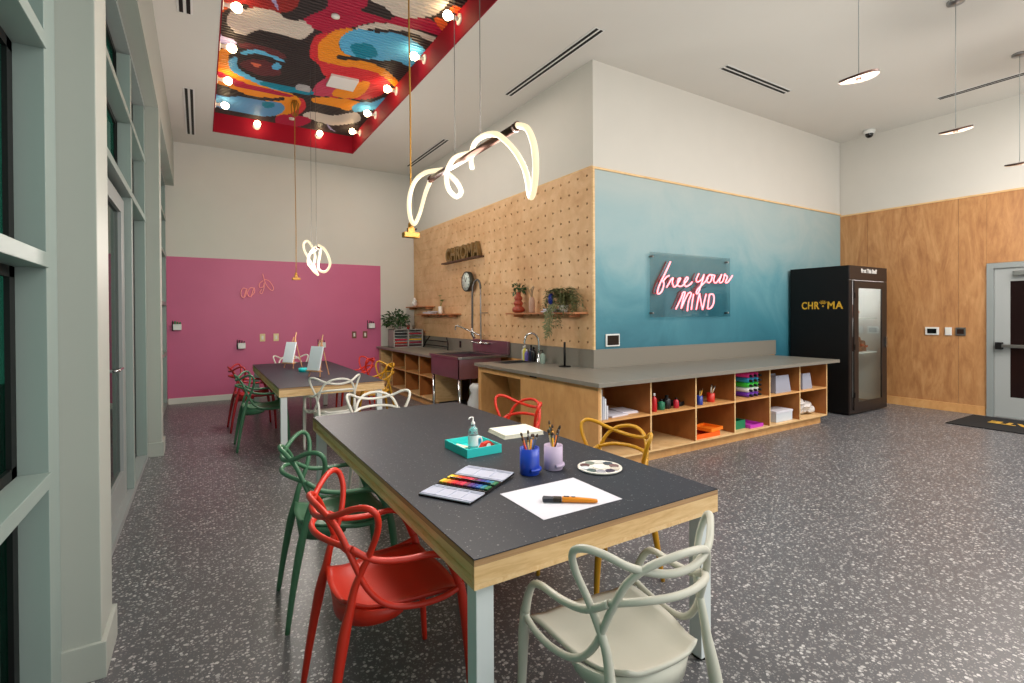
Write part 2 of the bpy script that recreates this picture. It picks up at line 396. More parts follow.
# ---------------- window wall on the left
XF, XG = -.48, -.585          # front of the mullion shelves, glass plane
mb = MB()
mb.span((-.62, BACK, 3.74), (-.36, FY, CZ))
struct(mb.build('wall_left', 'pilaster'))
def pil(name, y0, y1):
    mb = MB(); mb.span((XF-.03, y0, 0), (-.36, y1, 3.745), .004)
    mb.span((XF-.03, y0-.016, 0), (-.343, y1+.016, .15), .003)
    return struct(mb.build(name, 'pilaster'))
pil('trim_6', 2.69, 2.99); pil('trim_7', 6.62, 6.90)
def bay(name, y0, y1, shelves, muls, sills=True, glass_to=3.74, floorz=0.0):
    root = bpy.data.objects.new(name, None); C.objects.link(root); root['kind'] = 'structure'; root.location = (XG, (y0+y1)/2, 0)
    def P(nm, mb, m): mb.xf(Matrix.Translation((-XG, -(y0+y1)/2, 0))); return mb.build(nm, m, root)
    mb = MB()
    mb.span((XG-.02, y0, 3.70), (XF, y1, 3.745))
    mb.span((XG-.02, y0, 0), (XF, y1, .05)); P('sill', mb, 'grey_frame')
    for z in shelves: P('transom', MB().span((XG-.01, y0, z), (XF+.002, y1, z+.055), .003), 'mullion')
    for y in muls: P('mullion', MB().span((XG-.01, y-.05, .05), (XF-.004, y+.05, 3.70), .002), 'mullion')
    # dark gasket round each light, then the glass
    zs = [.05]+[z for s in shelves for z in (s, s+.055)]+[3.70]; yy = [y0]+[q for m_ in sorted(muls) for q in (m_-.05, m_+.05)]+[y1]
    g = MB()
    for a, b in zip(yy[::2], yy[1::2]):
        for c, d in zip(zs[::2], zs[1::2]):
            for s in ((a, c, a+.06, d), (b-.06, c, b, d), (a, c, b, c+.04), (a, d-.04, b, d)):
                g.span((XG-.004, s[0], s[1]), (XG+.012, s[2], s[3]))
    P('gasket', g, 'black')
    P('pane', MB().span((XG-.012, y0, .05), (XG-.006, y1, 3.70)), 'window_glass')
    return root
bay('window_1', -1.2, 2.52, [.865, 1.685, 2.50, 3.12], [1.25, -.1])
struct(MB().span((XG-.01, 2.52, 0), (XF-.006, 2.69, 3.745), .002).build('trim_10', 'mullion'))
bay('window_2', 5.30, 6.62, [2.50, 3.12], [5.36, 6.57])
bay('window_3', 6.90, FY, [.865, 1.685, 2.50, 3.12], [8.0, 9.2, 10.37])
bay('window_4', 2.99, 5.30, [2.50, 3.12], [3.05, 3.95])
struct(MB().span((-.60, BACK, 0), (-.40, -1.2, 3.745)).build('trim_8', 'pilaster'))
# door in the middle bay
d1 = bpy.data.objects.new('door_1', None); C.objects.link(d1); d1['kind'] = 'structure'; d1.location = (-.55, 4.75, 0)
MB().span((-.035, -.45, .01), (.02, -.37, 2.46), .003).build('door_stile', 'grey_frame', d1)
MB().span((-.035, .35, .01), (.02, .52, 2.46), .003).build('door_stile', 'grey_frame', d1)
MB().span((-.035, -.37, 2.34), (.02, .35, 2.46), .003).build('door_rail', 'grey_frame', d1)
MB().span((-.035, -.37, .01), (.02, .35, .26), .003).build('door_rail', 'grey_frame', d1)
MB().span((-.01, -.37, .26), (-.004, .35, 2.34)).build('pane', 'window_glass', d1)
mb = MB(); mb.tube([(.02, -.38, 1.13), (.07, -.38, 1.13), (.07, -.30, 1.13), (.07, -.16, 1.13)], .011, sub=3); mb.lathe([(0, 0), (.028, 0), (.028, .008), (0, .008)], 16, (0, 0, 0))
mb.build('door_handle', 'chrome', d1)
# paving and a hedge outside the glass
struct(MB().span((-14, -8, -.12), (-.63, 16, -.02)).build('ground_outside', mat('grey paving', (96, 104, 100), .9)))

# ---------------- ceiling slots and devices
def slot(x0, y0, x1, y1, label):
    t = thing('ceiling_air_slot', label, 'air vent', ((x0+x1)/2, (y0+y1)/2, CZ))
    dx, dy = abs(x1-x0)/2, abs(y1-y0)/2
    MB().span((-dx-.012, -dy-.012, -.006), (dx+.012, dy+.012, -.0005), .001).build('frame', 'white_plastic', t)
    mb = MB()
    if dx < dy:
        for k in (-1, 1): mb.span((k*dx*.55-dx*.3, -dy, -.0095), (k*dx*.55+dx*.3, dy, -.0062))
    else:
        for k in (-1, 1): mb.span((-dx, k*dy*.55-dy*.3, -.0095), (dx, k*dy*.55+dy*.3, -.0062))
    mb.build('slot', 'black', t)
slot(-.155, 7.9, -.045, 9.84, 'black double slot vent in ceiling left of the red bay, farther one')
slot(-.155, 4.2, -.045, 5.94, 'black double slot vent cut off by the top edge, left of the red bay')
slot(3.55, 4.05, 3.66, 5.9, 'long black slot vent in ceiling just left of the block corner')
slot(3.55, 7.95, 3.66, 9.75, 'black slot vent in ceiling seen between yellow cord and curly lamp')
slot(5.45, 3.83, 6.80, 3.94, 'black slot vent in ceiling above the neon sign wall')
slot(8.80, .4, 8.90, 2.90, 'slim slot vent in ceiling at the right above the hanging lamps')
t = thing('security_camera', 'small white dome camera on ceiling near the right corner', 'security camera', (9.40, 4.0, CZ))
MB().lathe([(0, 0), (.085, 0), (.085, -.03), (.065, -.06), (0, -.06)], 24).build('housing', 'white_plastic', t)
MB().lathe([(.058, -.06), (.052, -.095), (.03, -.118), (0, -.125)], 20).build('dome', 'black_gloss', t)

# ---------------- ceiling mural: painted ribbed metal panel
MURAL = [
 ('brick', [(0.18, 5.75),(0.86, 5.33),(0.92, 5.67),(0.86, 5.95),(0.6, 6.14),(0.44, 6.12),(0.35, 6.21),(0.21, 6.43)]),
 ('ora2', [(0.2, 6.28),(0.26, 6.12),(0.33, 6.2),(0.23, 6.42)]),
 ('dark', [(0.18, 6.58),(0.23, 6.37),(0.32, 6.19),(0.48, 6.09),(0.44, 6.86),(0.2, 6.85)]),
 ('cream', [(0.28, 6.51),(0.32, 6.28),(0.46, 6.14),(0.58, 6.04),(0.76, 6.03),(0.78, 6.06),(0.87, 6.13),(1.02, 6.07),(1.15, 6.18),(1.12, 6.32),(1.06, 6.48),(0.83, 6.48),(0.63, 6.51),(0.55, 6.6),(0.48, 6.73),(0.4, 6.74),(0.32, 6.63)]),
 ('crim', [(1.02, 6.04),(1.07, 5.9),(1.19, 5.63),(1.07, 5.21),(1.38, 5.02),(1.55, 5.4),(1.5, 5.51),(1.61, 5.54),(1.84, 5.48),(2.06, 5.35),(2.23, 5.3),(2.43, 5.44),(2.48, 5.56),(2.11, 5.58),(1.76, 5.65),(1.58, 5.82),(1.56, 5.86),(1.44, 6.0),(1.3, 6.19),(1.23, 6.19),(1.16, 6.17)]),
 ('cream', [(1.33, 5.05),(1.54, 5.29),(1.75, 5.36),(1.84, 5.43),(1.99, 5.42),(2.21, 5.24),(2.26, 5.08),(2.26, 4.89),(2.14, 4.56)]),
 ('dark', [(1.52, 5.53),(1.59, 5.37),(1.69, 5.35),(1.79, 5.42),(1.84, 5.54),(1.65, 5.53)]),
 ('lilac', [(0.6, 5.74),(0.68, 5.87),(0.75, 5.99),(0.67, 5.7)]),
 ('red', [(1.29, 6.19),(1.2, 6.29),(1.18, 6.51),(1.2, 6.74),(1.24, 6.89),(1.37, 7.03),(1.45, 7.24),(1.52, 7.34),(1.44, 7.66),(1.44, 7.82),(1.47, 8.0),(1.7, 7.96),(2.06, 7.85),(2.26, 7.69),(2.37, 7.38),(2.36, 7.12),(2.18, 6.87),(1.94, 6.75),(1.69, 6.71),(1.51, 6.76),(1.38, 6.72),(1.29, 6.47),(1.34, 6.26)]),
 ('pink', [(1.44, 7.66),(1.44, 7.82),(1.47, 8.0),(1.7, 7.94),(1.75, 7.64),(1.65, 7.47),(1.52, 7.37)]),
 ('oran', [(1.29, 6.68),(1.26, 6.46),(1.31, 6.23),(1.37, 6.06),(1.54, 5.93),(1.46, 6.22),(1.49, 6.42),(1.59, 6.55),(1.79, 6.6),(2.07, 6.64),(2.3, 6.82),(2.44, 6.98),(2.44, 7.13),(2.21, 6.92),(1.96, 6.82),(1.68, 6.88),(1.48, 6.92),(1.34, 6.88)]),
 ('cream', [(1.56, 5.88),(1.67, 5.74),(1.78, 5.65),(2.11, 5.58),(2.46, 5.63),(2.44, 5.72),(2.13, 5.68),(1.75, 5.8),(1.61, 5.95)]),
 ('blue', [(1.48, 6.38),(1.46, 6.17),(1.56, 5.93),(1.69, 5.89),(1.91, 5.77),(2.11, 5.77),(2.42, 5.94),(2.48, 6.12),(2.47, 6.45),(2.24, 6.42),(1.78, 6.57),(1.66, 6.58),(1.56, 6.52)]),
 ('teal', [(1.6, 6.35),(1.64, 6.24),(1.79, 6.17),(1.9, 6.26),(1.95, 6.42),(1.78, 6.57),(1.7, 6.51)]),
 ('dark', [(1.77, 5.84),(1.93, 5.72),(2.13, 5.68),(2.44, 5.75),(2.42, 5.9),(2.18, 5.76),(1.95, 5.78),(1.79, 5.88)]),
 ('dark', [(1.52, 6.7),(1.55, 6.62),(1.9, 6.53),(2.04, 6.51),(2.15, 6.41),(2.38, 6.45),(2.45, 6.64),(2.42, 6.89),(2.18, 6.71),(1.92, 6.62),(1.73, 6.66),(1.55, 6.75)]),
 ('oran', [(0.2, 7.38),(0.34, 7.18),(0.34, 7.53),(0.39, 7.75),(0.5, 7.88),(0.8, 8.05),(1.17, 8.14),(1.29, 8.23),(1.39, 8.47),(1.38, 8.79),(1.28, 8.95),(1.13, 9.18),(0.69, 8.84),(0.41, 8.67),(0.21, 8.33)]),
 ('red', [(1.3, 8.22),(1.38, 8.26),(1.44, 8.44),(1.46, 8.65),(1.39, 8.98),(1.29, 8.99),(1.37, 8.66),(1.36, 8.4)]),
 ('crim', [(0.22, 7.88),(0.5, 8.07),(0.78, 8.14),(1.17, 8.17),(1.19, 8.27),(0.69, 8.3),(0.43, 8.26),(0.21, 8.02)]),
 ('dark', [(0.43, 7.41),(0.52, 7.18),(0.69, 7.08),(0.91, 7.13),(1.03, 7.36),(1.13, 7.86),(0.82, 7.93),(0.64, 7.83),(0.48, 7.66)]),
 ('brown', [(0.47, 7.51),(0.6, 7.31),(0.78, 7.26),(0.94, 7.42),(0.96, 7.6),(0.75, 7.73),(0.55, 7.65)]),
 ('blue', [(0.47, 7.18),(0.61, 7.02),(0.82, 7.01),(0.98, 7.17),(0.9, 7.17),(0.74, 7.12),(0.59, 7.15),(0.5, 7.25)]),
 ('blue', [(0.35, 7.48),(0.43, 7.34),(0.46, 7.65),(0.65, 7.85),(0.82, 7.93),(1.13, 7.89),(1.42, 7.87),(1.45, 8.03),(1.16, 8.1),(0.84, 8.09),(0.63, 7.98),(0.42, 7.83),(0.36, 7.67)]),
 ('teal', [(0.79, 7.92),(1.13, 7.89),(1.42, 7.87),(1.45, 8.03),(1.16, 8.1),(0.8, 8.07)]),
 ('blue', [(0.84, 7.38),(0.88, 7.25),(0.95, 7.3),(0.93, 7.42),(0.87, 7.46)]),
 ('salmon', [(0.59, 7.4),(0.71, 7.4),(0.67, 7.52)]),
 ('dark', [(0.21, 8.33),(0.44, 8.4),(0.67, 8.52),(0.98, 8.44),(1.1, 8.32),(1.11, 8.46),(0.85, 8.62),(0.54, 8.65),(0.36, 8.75),(0.21, 8.63)]),
 ('blue2', [(0.21, 8.75),(0.36, 8.76),(0.54, 8.64),(0.89, 8.61),(1.11, 8.59),(1.18, 8.85),(1.07, 9.19),(0.77, 9.32),(0.22, 9.24)]),
 ('teal', [(0.85, 8.71),(0.95, 8.62),(1.03, 8.7),(0.99, 8.86),(0.89, 8.88)]),
 ('grey', [(1.21, 7.78),(1.32, 7.71),(1.41, 7.82),(1.4, 7.95),(1.24, 7.97)]),
 ('oran', [(1.49, 8.12),(1.74, 7.97),(2.12, 7.9),(2.1, 8.12),(2.07, 8.33),(1.81, 8.29),(1.53, 8.29)]),
 ('oran', [(1.74, 7.56),(2.02, 7.16),(2.11, 7.31),(2.05, 7.8),(1.73, 7.89)]),
 ('blue', [(2.08, 8.13),(2.16, 7.9),(2.3, 7.83),(2.43, 7.54),(2.47, 7.96),(2.27, 8.26),(2.15, 8.33)]),
 ('cream', [(1.47, 8.93),(1.59, 8.67),(1.9, 8.67),(2.16, 8.37),(2.3, 8.48),(2.32, 8.75),(2.03, 9.1),(1.77, 9.08)]),
 ('crim', [(1.12, 9.14),(1.41, 8.95),(1.64, 9.08),(1.49, 9.49),(1.18, 9.62)]),
 ('lilac', [(0.2, 6.86),(0.29, 6.89),(0.41, 6.95),(0.33, 7.07),(0.2, 7.06)]),
 ('brown', [(0.45, 6.95),(0.67, 6.87),(0.93, 6.95),(0.94, 7.1),(0.68, 7.02),(0.47, 7.07)]),
 ('ora2', [(2.24, 5.25),(2.44, 5.27),(2.43, 5.44)]),
 ('ora2', [(2.33, 4.96),(2.43, 4.93),(2.45, 5.05),(2.35, 5.05)]),
 ('lilac', [(1.89, 9.09),(2.07, 9.37),(2.23, 9.45),(2.0, 9.35)]),
]

MCOL = {'dark': (48, 38, 38), 'brick': (150, 36, 34), 'ora2': (215, 95, 40), 'cream': (205, 194, 184), 'crim': (176, 20, 62), 'lilac': (170, 165, 205),
 'red': (206, 46, 56), 'pink': (190, 62, 92), 'oran': (230, 146, 32), 'blue': (92, 174, 214), 'teal': (0, 132, 160), 'brown': (96, 44, 48),
 'salmon': (214, 110, 80), 'blue2': (92, 150, 196), 'grey': (172, 168, 170)}
def inside(x, y, P):
    c = False; j = len(P)-1
    for i in range(len(P)):
        if (P[i][1] > y) != (P[j][1] > y) and x < (P[j][0]-P[i][0])*(y-P[i][1])/(P[j][1]-P[i][1])+P[i][0]: c = not c
        j = i
    return c
def smooth_poly(P):
    out = []; n = len(P)
    for i in range(n):
        p0, p1, p2, p3 = [P[(i+k-1) % n] for k in range(4)]
        for t in (0, .25, .5, .75):
            out.append(tuple(.5*(2*p1[k]+(p2[k]-p0[k])*t+(2*p0[k]-5*p1[k]+4*p2[k]-p3[k])*t*t+(3*p1[k]-p0[k]-3*p2[k]+p3[k])*t**3) for k in (0, 1)))
    return out
def mural():
    polys = []
    for n, P in MURAL:
        S = smooth_poly(P); polys.append((MCOL[n], S, min(p[0] for p in S), max(p[0] for p in S), min(p[1] for p in S), max(p[1] for p in S)))
    rs = random.Random(4)       # the near end lies outside the photograph: a few plain swirls carry on there
    for k in range(9):
        cx, cy, rx, ry = rs.uniform(.4, 2.2), rs.uniform(1.8, 4.1), rs.uniform(.2, .5), rs.uniform(.15, .35)
        S = [(cx+rx*math.cos(t*.3), cy+ry*math.sin(t*.3)) for t in range(21)]
        polys.append((MCOL[rs.choice(['cream', 'crim', 'blue', 'oran', 'teal'])], S, cx-rx, cx+rx, cy-ry, cy+ry))
    nx, pitch = 200, .056; prof = [(0, 0), (.16, 0), (.24, .012), (.5, .012), (.76, .012), (.84, 0)]
    ysl = []; k = 0; y = cy0+.013
    while y < cy1-.06:
        for q, z in prof: ysl.append((y+q*pitch, z))
        y += pitch
    bm = bmesh.new(); rows = []; cols = {}
    for y, z in ysl:
        row = []
        for i in range(nx+1):
            x = cx0+.013+(cx1-cx0-.026)*i/nx; v = bm.verts.new((x, y, zt-.03+z-.006)); c = MCOL['dark']
            for col, S, a, b, d, e in polys:
                if a <= x <= b and d <= y <= e and inside(x, y, S): c = col
            cols[v] = c; row.append(v)
        rows.append(row)
    lay = bm.loops.layers.float_color.new('paint')
    for A, B in zip(rows, rows[1:]):
        for i in range(nx):
            f = bm.faces.new((A[i], B[i], B[i+1], A[i+1]))
            for l in f.loops: l[lay] = srgb(*cols[l.vert])
    me = bpy.data.meshes.new('ceiling_mural'); bm.to_mesh(me); bm.free()
    m, nt, p = new_mat('painted ribbed panel'); at = nt.nodes.new('ShaderNodeAttribute'); at.attribute_name = 'paint'
    nt.links.new(at.outputs['Color'], p.inputs['Base Color']); p.inputs['Roughness'].default_value = .5; p.inputs['Specular IOR Level'].default_value = .3
    me.materials.append(m); o = bpy.data.objects.new('ceiling_mural', me); C.objects.link(o)
    return tag(o, 'ribbed ceiling panel painted with bold multicoloured abstract swirls', 'mural')
mural()
tag(MB().prism([(1.554, 7.168), (1.921, 7.15), (1.935, 7.529), (1.558, 7.537)], 4.775, 4.803).build('access_panel', 'white_plastic'), 'flat white square panel set in the painted ribbed ceiling', 'access panel')
for x, y, l in ((1.297, 5.76, 'round white sprinkler cap on the crimson patch of the ceiling mural'), (1.337, 9.127, 'round white sprinkler cap at the far end of the ceiling mural')):
    tag(MB().lathe([(0, 0), (.045, 0), (.045, .02), (0, .02)], 20).build('sprinkler_cap', 'white_plastic', None, (x, y, 4.782)), l, 'sprinkler')

# ---------------- globe bulbs round the bay
def globe(x, y, z, face, label):
    """face: direction the lampholder points out of the red side"""
    t = thing('globe_lamp', label, 'lamp', (x, y, z), group='globe bulbs around the red ceiling bay')
    q = Vector((0, 0, 1)).rotation_difference(Vector(face)).to_matrix().to_4x4()
    MB().lathe([(0, 0), (.06, 0), (.06, .012), (.045, .02), (0, .02)], 20).xf(q).build('base', 'porcelain', t)
    MB().lathe([(.0, .02), (.022, .02), (.02, .05), (.028, .07), (.026, .09), (0, .09)], 16).xf(q).build('socket', 'porcelain', t)
    MB().lathe([(.018, .088), (.03, .098), (.045, .118), (.051, .142), (.045, .168), (.028, .186), (0, .193)], 20).xf(q).build('bulb', 'bulb', t)
names = ['nearest to the top edge', 'second', 'third', 'fourth', 'fifth and farthest']
for k, y in enumerate((4.98, 5.98, 7.04, 8.05, 8.97)):
    globe(cx1-.012, y, 4.71, (-1, 0, 0), 'round bulb on right red side of the bay, '+names[k])
for k, y in enumerate((5.95, 6.88, 7.86, 8.80)):
    globe(cx0+.012, y, 4.69, (1, 0, 0), 'round bulb on the left side of the bay, '+['topmost', 'second down', 'third down', 'lowest'][k]+' in that row')
globe(.84, cy1-.012, 4.70, (0, -1, 0), 'round bulb on the far red side of the bay, left one')
globe(1.83, cy1-.012, 4.72, (0, -1, 0), 'round bulb on the far red side of the bay, right one')

# ---------------- hanging disc lamps
for k, (x, z) in enumerate(((4.32, 3.30), (6.23, 3.25), (8.14, 3.22))):
    t = thing('pendant_lamp', ['curved disc pendant lamp, leftmost of three in the right half', 'curved disc pendant lamp in the middle of the three', 'curved disc pendant lamp cut by the right edge'][k], 'lamp', (x, 1.91, CZ), group='three disc pendant lamps')
    MB().lathe([(0, 0), (.07, 0), (.07, -.02), (0, -.025)], 20).build('canopy', 'steel', t)
    MB().tube([(0, 0, -.02), (0, 0, z-CZ+.03)], .003, sub=1).build('cord', 'grey_frame', t)
    h = z-CZ; mb = MB(); lo = MB()
    n, rr = 28, .135
    def surf(m_, dz, r0, col=0):
        rings = []
        for r in (r0, rr*.35, rr*.7, rr):
            rings.append([m_.bm.verts.new((r*1.0*math.cos(2*math.pi*q/n), r*.95*math.sin(2*math.pi*q/n), h+dz+.028*(r*math.cos(2*math.pi*q/n)/rr)-.014*(r*math.cos(2*math.pi*q/n)/rr)**2)) for q in range(n)])
        for A, B in zip(rings, rings[1:]):
            for q in range(n):
                f = m_.bm.faces.new((A[q], A[(q+1) % n], B[(q+1) % n], B[q])); f.smooth = True
        return rings
    a = surf(mb, .022, .004); b = surf(mb, .008, .004)
    for A, B in ((a[-1], b[-1]), (a[0], b[0])):
        for q in range(n): mb.bm.faces.new((A[q], A[(q+1) % n], B[(q+1) % n], B[q]))
    mb.build('shade', 'bronze', t)
    surf(lo, .002, .018); lo.build('diffuser', 'diffuser', t)
    MB().lathe([(0, h+.01), (.018, h+.01), (.018, h-.012), (0, h-.014)], 14).build('hub', 'bronze', t)
    l = bpy.data.lights.new('pendant_glow', 'POINT'); l.energy = 46; l.color = (1, .92, .84); l.shadow_soft_size = .1
    o = bpy.data.objects.new('pendant_glow', l); C.objects.link(o); o.location = (x, 1.91, z-.16)

# ---------------- curly tube lamps over the tables
def curly(loc, label, bar, tubes, wires):
    t = thing('tube_pendant_lamp', label, 'lamp', loc, group='curly lit tube lamps over the tables')
    MB().tube([bar[0], bar[1]], .019, n=12, sub=1, smooth=True).build('bar', 'bronze', t)
    for q in (0, 1):
        c = Vector(bar[q]); d = (Vector(bar[1-q])-c).normalized()
        MB().tube([c+d*.0, c+d*.03], .023, n=12, sub=1).build('collar', 'bronze', t)
    for y in wires: MB().tube([(0, y, 0.01), (0, y, CZ-loc[2]-(0 if loc[2] > 4.5 else 0) + (.3 if cy0 < loc[1]+y < cy1 and cx0 < loc[0] < cx1 else 0))], .0022, n=6, sub=1).build('suspension_wire', 'dark_wire', t)
    for tb in tubes: MB().tube(tb, .0150, n=12, sub=8).build('light_tube', 'neon_white', t)
    for dy in (-.38, 0, .38):        # the lamp's own light
        l = bpy.data.lights.new('tube_glow', 'POINT'); l.energy = 36; l.color = (1, .92, .84); l.shadow_soft_size = .22
        o = bpy.data.objects.new('tube_glow', l); C.objects.link(o); o.location = (loc[0]+(.12 if dy else -.1), loc[1]+dy, loc[2]-.12)
    return t
curly((1.30, 2.58, 2.395), 'long curly lit tube lamp hanging over the near table', ((0, .545, 0), (0, -.54, 0.006)), [[(0.0, 0.538, -0.006), (0.1, 0.882, -0.017), (0.12, 1.044, -0.131), (0.02, 0.896, -0.237), (-0.08, 0.714, -0.207), (-0.1, 0.658, -0.102), (-0.06, 0.66, 0.007), (-0.02, 0.564, 0.048), (0.02, 0.388, 0.028)], [(0.03, 0.038, 0.038), (-0.02, 0.124, 0.025), (-0.05, 0.168, -0.052), (0.0, 0.263, -0.116), (0.06, 0.281, -0.159), (0.08, 0.244, -0.137), (0.05, 0.243, -0.08), (0.02, 0.305, -0.016), (0.02, 0.398, 0.031)], [(0.05, 0.037, -0.044), (0.06, 0.069, 0.03), (0.03, -0.031, 0.073), (-0.03, -0.246, 0.04), (-0.05, -0.396, 0.002), (-0.02, -0.431, -0.025), (0.04, -0.457, -0.093), (0.08, -0.484, -0.191), (0.06, -0.552, -0.326), (0.0, -0.672, -0.318), (-0.06, -0.774, -0.253), (-0.06, -0.759, -0.154), (-0.03, -0.662, -0.051), (0.0, -0.531, 0.011)]], (.16, -.16))
curly((1.28, 6.95, 2.36), 'curly lit tube lamp seen end-on over the far table', ((0, .2, -.01), (0, -.25, 0.006)), [[(-0.028, -0.4, 0.009), (0.02, -0.5, -0.049), (0.053, -0.6, -0.172), (0.059, -0.6, -0.256), (0.032, -0.5, -0.32), (-0.01, -0.4, -0.307), (-0.018, -0.3, -0.234), (0.013, -0.25, -0.095), (0.031, -0.2, 0.0)], [(0.05, -0.1, 0.043), (-0.01, 0.0, 0.02), (-0.051, 0.1, -0.063), (-0.066, 0.1, -0.171), (-0.055, 0.0, -0.225), (-0.022, -0.05, -0.288), (0.038, 0.0, -0.328)], [(0.057, 0.1, -0.32), (0.024, 0.2, -0.221), (-0.023, 0.35, -0.067), (-0.049, 0.5, 0.059), (-0.04, 0.55, 0.155), (-0.003, 0.5, 0.176), (0.025, 0.4, 0.117), (0.029, 0.3, 0.042)], [(0.052, 0.3, -0.005), (0.049, 0.25, -0.073), (0.025, 0.2, -0.174), (0.035, 0.1, -0.275), (0.047, 0.05, -0.324)]], (.22, -.12))

# ---------------- mustard power droppers
def dropper(x, y, z, label, coil=False):
    t = thing('power_dropper', label, 'power outlet', (x, y, z), group='mustard power droppers on long cords')
    mb = MB(); mb.box((0, 0, .028), (.115, .06, .036), .004); mb.build('outlet_box', 'gold', t)
    mb = MB(); mb.box((0, 0, .062), (.05, .035, .035), .004); mb.lathe([(.02, .078), (.018, .11), (.008, .13), (0, .13)], 14); mb.build('cord_grip', 'gold', t)
    MB().lathe([(0, 0), (.007, .004), (.007, .01), (0, .012)], 10).xf(Matrix.Translation((.03, -.018, .07)) @ Matrix.Rotation(R(90), 4, 'X')).build('knob', 'black', t)
    top = 4.803-z
    MB().tube([(0, 0, .12), (.003, 0, top*.3), (-.003, 0, top*.6), (0, 0, top)], .006, n=8, sub=4).build('cord', 'gold_cord', t)
    if coil:
        mb = MB()
        for k in range(4):
            a = k*.8; mb.tube([(math.cos(a)*.02, math.sin(a)*.02, top), (math.cos(a)*.06, math.sin(a)*.04, top-.08), (math.cos(a)*.035, math.sin(a)*.03, top-.24), (0, 0, top-.17), (-math.cos(a)*.03, 0, top-.02)], .007, n=6, sub=4)
        mb.build('cord_coil', 'gold_cord', t)
dropper(1.30, 3.49, 2.05, 'mustard outlet box on a cord above the near table')
dropper(1.26, 8.33, 2.04, 'mustard outlet box on a cord above the far table', True)

# ================================================================ COUNTERS
def boxes(name, spans, m, parent, off, bevel=0):
    mb = MB()
    for a, b in spans: mb.span([p-q for p, q in zip(a, off)], [p-q for p, q in zip(b, off)], bevel)
    return mb.build(name, m, parent)
# worktops
def slab(name, label, sp):
    mb = MB()
    for a, b in sp: mb.span(a, b, .003)
    return tag(mb.build(name, 'concrete'), label, 'worktop')
slab('worktop', 'grey solid L-shaped worktop wrapping the corner below the teal wall', [((3.115, 3.53, .82), (3.36, 6.02, .86)), ((3.36, 3.53, .82), (PX_+.0, 5.62, .86)), ((3.80, 5.62, .82), (PX_, 6.02, .86)), ((3.36, 5.92, .82), (3.80, 6.02, .86)), ((PX_, 3.53, .82), (7.45, TY, .86))])
slab('worktop', 'grey solid worktop left of the utility sink, by the magenta wall', [((3.115, 7.47, .82), (PX_, FY, .86))])
tag(boxes('backsplash', [((PX_-.02, TY+.0, .8605), (PX_-.013, FY-.002, 1.08))], 'concrete', None, (0, 0, 0)), 'grey upstand behind the sinks below the pegboard', 'backsplash')
tag(boxes('backsplash', [((PX_-.02, TY-.02, .8605), (7.645, TY-.0005, 1.08))], 'concrete', None, (0, 0, 0)), 'grey upstand along the foot of the teal wall', 'backsplash')
struct(MB().span((PX_-.0125, TY+.0, 0), (PX_+.006, FY, 1.08)).build('trim_11', 'cabinet')); struct(MB().span((PX_, TY, 0), (7.645, TY+.006, 1.08)).build('trim_12', 'cabinet'))

# open cubby unit under the teal wall
def cubbies_y(label):
    O = (5.2, 3.9, 0); t = thing('cubby_unit', label, 'shelving unit', O)
    y0, y1, z0, z1 = 3.60, 4.30, .105, .82; th = .018; xs = [3.207, 3.865, 4.553, 5.233, 5.924, 6.588, 7.241]
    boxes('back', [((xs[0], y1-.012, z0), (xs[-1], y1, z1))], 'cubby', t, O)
    boxes('end_panel', [((3.17, y0+.003, 0), (3.1885, y1-.004, .82))], 'cabinet', t, O)
    boxes('side', [((3.189, y0, z0), (3.207, y1-.012, z1))], 'ply_x', t, O)
    boxes('side', [((xs[-1], y0, z0), (xs[-1]+th, y1, z1))], 'ply_x', t, O)
    for x in xs[1:-1]:
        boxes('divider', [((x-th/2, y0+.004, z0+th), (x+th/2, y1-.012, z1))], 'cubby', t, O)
        boxes('edge_band', [((x-th/2, y0, z0+th), (x+th/2, y0+.0038, z1))], 'ply_x', t, O)
    for xa in (xs[0], xs[-1]-.002): boxes('inner_lining', [((xa, y0+.004, z0+th), (xa+.002, y1-.012, z1-.012))], 'cubby', t, O)
    boxes('bottom', [((xs[0], y0, z0), (xs[-1], y1-.012, z0+th))], 'ply_x', t, O)
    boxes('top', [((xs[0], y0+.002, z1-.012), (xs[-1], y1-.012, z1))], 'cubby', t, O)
    for a, b in zip(xs, xs[1:]):
        boxes('shelf', [((a+th/2, y0, .473), (b-th/2, y1-.012, .473+th))], 'cabinet', t, O)
    boxes('plinth', [((3.19, y0+.06, 0), (7.2, y0+.08, z0)), ((7.18, y0+.08, 0), (7.2, y1, z0))], 'cabinet', t, O)
    return t
cubbies_y('long birch cubby unit of twelve open boxes under the teal wall')
# cabinet with knee space facing the tables
O = (3.5, 4.8, 0); t = thing('base_cabinet', 'birch base cabinet with knee opening under the gooseneck tap', 'cabinet', O)
boxes('front_panel', [((3.17, 4.30, 0.0), (3.188, 4.955, .82))], 'cabinet', t, O)
boxes('side_panel', [((3.188, 4.94, 0), (3.90, 4.958, .82))], 'cabinet', t, O)
boxes('side_panel', [((3.17, 5.925, 0), (3.90, 6.005, .82))], 'cabinet', t, O)
boxes('apron', [((3.17, 4.958, .745), (3.188, 5.925, .82))], 'cabinet', t, O)
mb = MB(); mb.box((3.62-O[0], 5.43-O[1], .42), (.018, .93, .66), rot=Matrix.Rotation(R(-14), 3, 'Y')); mb.build('slanted_panel', 'cabinet', t)
boxes('finger_pull', [((3.166, 4.62, .795), (3.1695, 4.76, .8185))], 'black', t, O)
